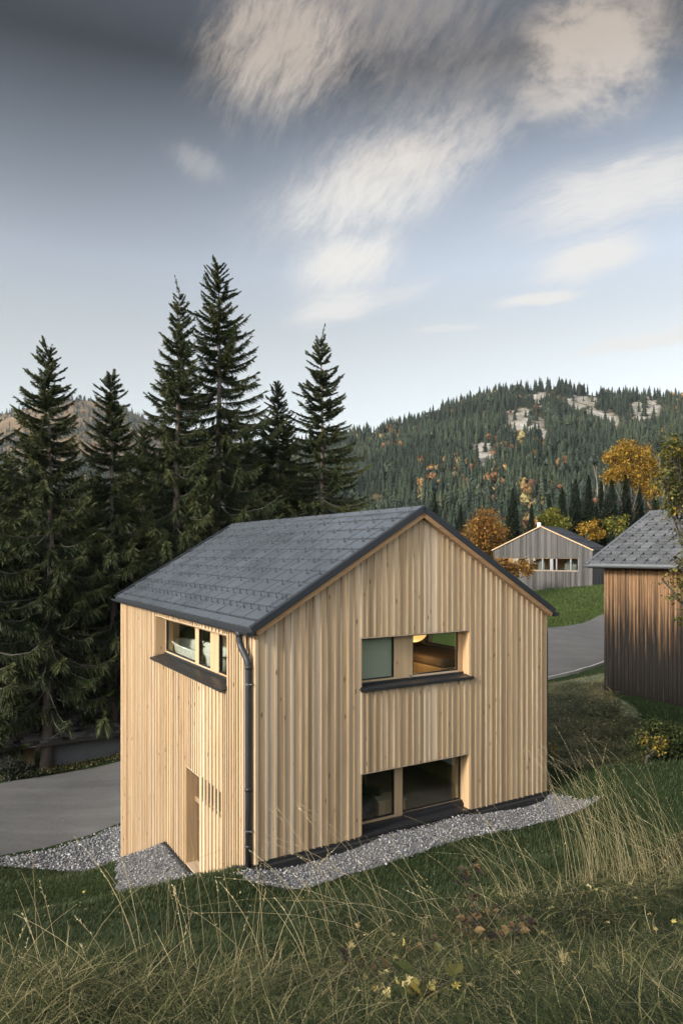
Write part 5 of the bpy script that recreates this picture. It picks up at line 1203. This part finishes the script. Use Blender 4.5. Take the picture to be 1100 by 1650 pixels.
# tall dry grasses with seed heads: one clump at a time
def from_px(px, py):                       # where a sight line meets the ground
    lo, hi = 1.5, 60.
    ys = np.linspace(1.6, 40, 900); xs = (px-550)/F*ys; d = (CZ+(HZ-py)/F*ys)-ground(xs, ys); k = np.argmax(d < 0); return xs[k], ys[k]
def clump(px, py, n, hgt, lean_az, lean, seed, label, spread_=.12, tone=(.2, .9), group='tall dry grass clumps', w0=.0016):
    x0, y0 = from_px(px, py); z0 = g1(x0, y0); t = empty('grass_clump', (x0, y0, z0), 0, label, 'grass clump', group); r = random.Random(seed)
    st, hd = MB(), MB()
    for i in range(n):
        rx, ry = r.gauss(0, spread_), r.gauss(0, spread_); h = hgt*r.uniform(.45, 1.08); az = lean_az+r.gauss(0, .75); ln = lean*r.uniform(.35, 1.5); cv = r.uniform(.4, 1.5); P = []
        for k in range(8):
            s = k/7; o = h*ln*(.35*s+.65*s**(1.5+cv)); P.append((rx+math.cos(az)*o, ry+math.sin(az)*o, h*(s-.22*ln*s**2.5)-.03))
        tn = r.uniform(*tone); st.tube(P, [w0*(1-.6*k/7) for k in range(8)], 4, tn, cap=False)
        if r.random() < .72:                                  # a loose narrow panicle
            a, b = Vector(P[-2]), Vector(P[-1]); dd = (b-a).normalized()
            for q in range(r.randint(9, 18)):
                c = a+(b-a)*r.uniform(-.1, 1.15); e = dd*.9+Vector((r.gauss(0, .35), r.gauss(0, .35), r.gauss(0, .3))); e.normalize(); L = r.uniform(.008, .016); sd = e.cross(Vector((r.gauss(0, 1), r.gauss(0, 1), r.gauss(0, 1)))).normalized()*.0014
                hd.add([c-sd, c+sd, c+e*L*.6+sd*1.3, c+e*L, c+e*L*.6-sd*1.3], [(0, 1, 2, 3, 4)], min(1, tn+.15))
        for q in range(2):                                    # withered leaves low down
            az2 = r.uniform(0, 6.28); L = r.uniform(.12, .34)*hgt; hh = r.uniform(.2, .9)*L; sd = Vector((-math.sin(az2), math.cos(az2), 0))*.0015; b0 = Vector((rx, ry, 0.)); pr = []
            for k in range(5): s = k/4; pr.append(b0+Vector((math.cos(az2)*L*s, math.sin(az2)*L*s, hh*(s*2-1.9*s*s))))
            for k in range(4): wv = sd*(1-k/4.5); wn = sd*(1-(k+1)/4.5); st.add([pr[k]-wv, pr[k]+wv, pr[k+1]+wn, pr[k+1]-wn], [(0, 1, 2, 3)], r.uniform(0, .6))
    st.build('stalks', M['straw'], t)
    if hd.v: hd.build('seed_heads', M['straw'], t)
    return t
W_ = math.pi
clump(1010, 1420, 60, 1.55, 2.75, .55, 1, 'largest dry grass clump, fanning left over the bank at the right', .22)
clump(950, 1430, 26, 1.5, 2.5, .40, 2, 'tall upright straw stalks left of the largest grass clump', .12)
clump(1085, 1410, 36, 1.05, 2.9, .7, 3, 'dry grass clump cut by the right edge of the photo', .20)
clump(860, 1470, 20, 1.0, 2.9, 1.0, 4, 'low leaning dry grass between the largest clump and the red bramble', .18)
clump(640, 1525, 22, 1.0, 2.8, 1.15, 5, 'dry grass arching left in front of the gravel strip', .20)
clump(545, 1510, 8, .85, 2.6, .75, 6, 'bent straw stalks in front of the house corner window', .16)
clump(255, 1600, 11, .72, 2.3, .50, 7, 'tall thin straw stalks standing on the dark lawn at the lower left', .14)
clump(265, 1545, 3, .95, 1.9, .22, 8, 'single tall straw stalk in front of the gravel slope', .03)
clump(130, 1630, 13, .55, 2.6, .95, 9, 'dry grass leaning left in the lower left corner', .18)
clump(385, 1570, 7, .75, 1.9, .40, 10, 'branching dry stalks below the downpipe', .08)
clump(480, 1600, 10, .6, 2.4, .8, 11, 'short tangled straw below the branching dry stalks', .18)
clump(760, 1520, 16, .55, 2.9, 1.1, 12, 'flattened straw around the red bramble', .2)
clump(40, 1645, 12, .5, 2.2, .9, 13, 'brown dry grass at the very bottom left', .18)
clump(340, 1640, 12, .5, 2.0, .9, 14, 'dry grass tuft at the bottom edge left of the broad leaved weed', .16)

# bramble with red leaves, a broad leaved weed, fallen leaves
def herb(name, px, py, label, cat, mat, stems, leaf, seed, nl, stem_mat='bark_dark'):
    x0, y0 = from_px(px, py); t = empty(name, (x0, y0, g1(x0, y0)), 0, label, cat); r = random.Random(seed); st, lf = MB(), MB()
    for h, dx, dy in stems:
        P = [(dx*h*(k/6)**1.4+r.gauss(0, .008), dy*h*(k/6)**1.4, h*(k/6)-.02) for k in range(7)]; st.tube(P, [.0045*(1-.7*k/6) for k in range(7)], 5)
        for k in range(nl):
            s = r.uniform(.12, 1.); i = min(5, int(s*6)); b = Vector(P[i]).lerp(Vector(P[i+1]), s*6-i); L = leaf*r.uniform(.6, 1.3)
            d = Vector((r.gauss(0, 1), r.gauss(0, 1), r.uniform(-.5, .6))).normalized(); sd = d.cross(Vector((r.gauss(0, .4), r.gauss(0, .4), 1))).normalized(); up = sd.cross(d).normalized(); stem = b+d*L*.35
            tn = r.random()
            pts = [stem, stem+d*L*.3+sd*L*.30, stem+d*L*.65+sd*L*.27, stem+d*L+up*-.12*L, stem+d*L*.65-sd*L*.27, stem+d*L*.3-sd*L*.30, stem+d*L*.5-up*L*.08]
            lf.add(pts, [(0, 1, 6), (1, 2, 6), (2, 3, 6), (3, 4, 6), (4, 5, 6), (5, 0, 6)], tn); st.tube([b, stem], .0014, 4, cap=False)
    st.build('stem', M[stem_mat], t); lf.build('foliage', M[mat], t)
herb('bramble', 775, 1530, 'red leaved bramble with a tall thin shoot in the near bank', 'bramble', 'leaf_red', [(.58, -.25, .1), (.62, -.10, .05), (.30, .5, .0), (.26, -.7, 0), (.28, .2, -.4), (.24, .7, .3), (.32, -.4, -.3), (.30, .3, .3)], .06, 3, 20)
herb('bramble', 800, 1545, 'dark low bramble spreading behind the red leaved shoot', 'bramble', 'leaf_red', [(.2, .6, 0), (.25, -.6, .2), (.2, .1, -.6), (.25, .9, .2), (.22, -.9, -.1), (.2, .4, -.4)], .06, 4, 22)
herb('broad_leaved_weed', 672, 1645, 'broad leaved weed with browning leaves at the bottom edge', 'weed', 'leaf_olive', [(.16, .7, 0), (.20, .1, .3), (.15, -.8, .1), (.18, .4, -.3)], .10, 5, 5)
herb('green_weed', 560, 1512, 'blue green weed leaning over the lawn beside the straw', 'weed', 'leaf_green', [(.3, -.5, 0), (.28, .1, .2), (.3, .5, .1), (.25, -.9, .2)], .07, 6, 7)
for k, (px, py, lb, mt_, lf_, nl_) in enumerate([(455, 1635, 'low green weed beside the straw at the bottom edge', 'leaf_green', .06, 6), (742, 1600, 'leafy green weed below the red bramble', 'leaf_green', .05, 7), (690, 1555, 'dark weed with small leaves left of the red bramble', 'leaf_red', .045, 6),
        (865, 1560, 'small leafy weed in the cut grass right of the bramble', 'leaf_green', .05, 6), (985, 1600, 'spreading green weed in the lower right corner', 'leaf_green', .06, 7), (600, 1600, 'withered brown weed between the straw and the broad leaved weed', 'leaf_red', .05, 6), (1060, 1520, 'leafy weed near the right edge below the straw', 'leaf_green', .05, 6), (940, 1500, 'brownish weed under the largest grass clump', 'leaf_red', .04, 6)]):
    herb('weed', px, py, lb, 'weed', mt_, [(random.uniform(.10, .2), math.cos(q)*random.uniform(.4, 1.1), math.sin(q)*random.uniform(.4, 1.1)) for q in np.arange(0, 6.2, .8)], lf_, 40+k, nl_)
def maple_leaf(px, py, size, tone, label, group=None, seed=0, mesh=None):
    x0, y0 = from_px(px, py); z = g1(x0, y0)+.10; r = random.Random(seed+int(px)*7)
    mb = MB(); lobes = [(0, 1.), (.5, .45), (.75, .85), (1.2, .4), (1.45, .7), (2.3, .42), (3.14, .2), (-2.3, .42), (-1.45, .7), (-1.2, .4), (-.75, .85), (-.5, .45)]
    P = [(0, 0, .012)]+[(q*size*math.cos(a), q*size*math.sin(a), r.gauss(.01, .12*size)) for a, q in lobes]
    mb.add(P, [(0, i+1, (i+1) % len(lobes)+1) for i in range(len(lobes))], tone); mb.tube([(-.2*size, 0, 0), (-1.0*size, .1*size, .01)], .0012, 4)
    o = mb.build('fallen_leaf', M['leaf_fallen']); o.location = (x0, y0, z); o.rotation_euler = (r.gauss(.35, .4), r.gauss(0, .4), r.uniform(0, 6.28)); return tag(o, label, 'leaf', group)
maple_leaf(652, 1548, 0.034, .95, 'bright yellow maple leaf in the middle of the near bank'); maple_leaf(658, 1632, .048, .7, 'large yellow maple leaf near the bottom edge'); maple_leaf(888, 1486, .05, .55, 'pale curled maple leaf on the bank below the largest grass clump')
maple_leaf(948, 1447, .045, .6, 'pale leaf caught in the straw under the largest grass clump'); maple_leaf(570, 1544, .05, .5, 'pale beige leaf hanging in the straw left of the bramble'); maple_leaf(575, 1518, .035, .3, 'small beige leaf above the hanging pale leaf')
maple_leaf(875, 1531, .045, .98, 'yellow leaf beside the red bramble'); maple_leaf(905, 1585, .06, .5, 'pale crumpled leaf cluster low on the bank'); maple_leaf(1015, 1442, .04, .6, 'pale leaf to the right of the leaf caught in the straw')
maple_leaf(1000, 1640, .05, .9, 'yellow leaf on the bottom edge at the right'); maple_leaf(136, 1445, .05, .95, 'yellow leaf lying on the dark lawn by the gravel slope')
r = random.Random(77)
for k in range(48):
    px, py = r.uniform(560, 1095), 0; py = np.interp(px, [p[0] for p in BANKL], [p[1] for p in BANKL])+r.uniform(15, 190)
    maple_leaf(px, min(py, 1645), r.uniform(.016, .034), r.uniform(.2, 1.), 'small withered leaf lying among the cut grass', 'small withered leaves on the bank', k)
# yellow leaf scraps on gravel, lawn, rough patch and road verge
def scraps(P, n, s0, s1, lift, seed):
    rr_ = np.random.default_rng(seed); lo, hi = P.min(0), P.max(0); q = rr_.uniform(lo, hi, (n*3, 2)); q = q[in_poly(q[:, 0], q[:, 1], P)][:n]; k = len(q)
    c = np.c_[q, ground(q[:, 0], q[:, 1])+lift]; d = norm(np.c_[rr_.normal(size=(k, 2)), rr_.normal(0, .3, k)]); A, B = frames(d); s = rr_.uniform(s0, s1, (k, 1))
    V = np.stack([c-d*s, c+A*s*.55+B*s*.15, c+d*s, c-A*s*.55+B*s*.2], 1).reshape(-1, 3); return V, np.arange(4*k).reshape(-1, 4), rr_.random(k)
lawnP = pl((-50, 1500, 9), (250, 1480, 9), (560, 1470, 8.2), (900, 1380, 9.8), (985, 1300, 14), (680, 1412, 10.9), (440, 1445, 11), (100, 1440, 14.5))
verge = pl((-40, 1276, 27.6), (195, 1222, 31.3), (195, 1208, 33.2), (-40, 1256, 28.8))
g = merge([scraps(gravel_front, 110, .012, .026, .045, 1), scraps(lawnP, 90, .01, .024, .07, 2), scraps(MOWNP, 1100, .018, .045, .05, 3), scraps(ROADP, 160, .02, .045, .09, 5), scraps(verge, 500, .02, .05, .08, 4)])
tag(npmesh('leaf_litter', *g[:2], M['leaf_fallen'], g[2]), 'tiny yellow leaf scraps strewn over gravel, lawn and verge', 'leaves', kind='stuff')
x, y, z, r = spread(9000, 26, 34, 1., -150, 205, seed=66); ok = in_poly(x, y, verge); x, y, z = x[ok], y[ok], z[ok]; n = len(x)
g = blades(np.c_[x, y, z], r.uniform(.08, .28, n), r.uniform(.006, .012, n), r.uniform(.2, 1.2, n), r.random(n), r)
tag(npmesh('verge_grass', *g[:2], M['hay'], g[2]), 'scruffy grass verge along the far side of the road by the garage', 'grass', kind='stuff')

# ------------------------------------------------------------------ valley air
def haze():
    m = bpy.data.materials.new('valley_haze'); m.use_nodes = True; n = NT(m.node_tree); n.n.remove(n.n['Principled BSDF'])
    v = n.node('ShaderNodeVolumePrincipled'); v.inputs['Color'].default_value = (.78, .84, .90, 1); v.inputs['Density'].default_value = HAZE; v.inputs['Anisotropy'].default_value = .1
    n.l.new(v.outputs[0], n.n['Material Output'].inputs['Volume'])
    mb = MB(); mb.box((-5600, -500, -1200), (5600, 7200, 760)); tag(mb.build('haze', m), 'thin pale haze lying in the valley air', 'haze', kind='stuff')
HAZE = .00005
if HAZE: haze()
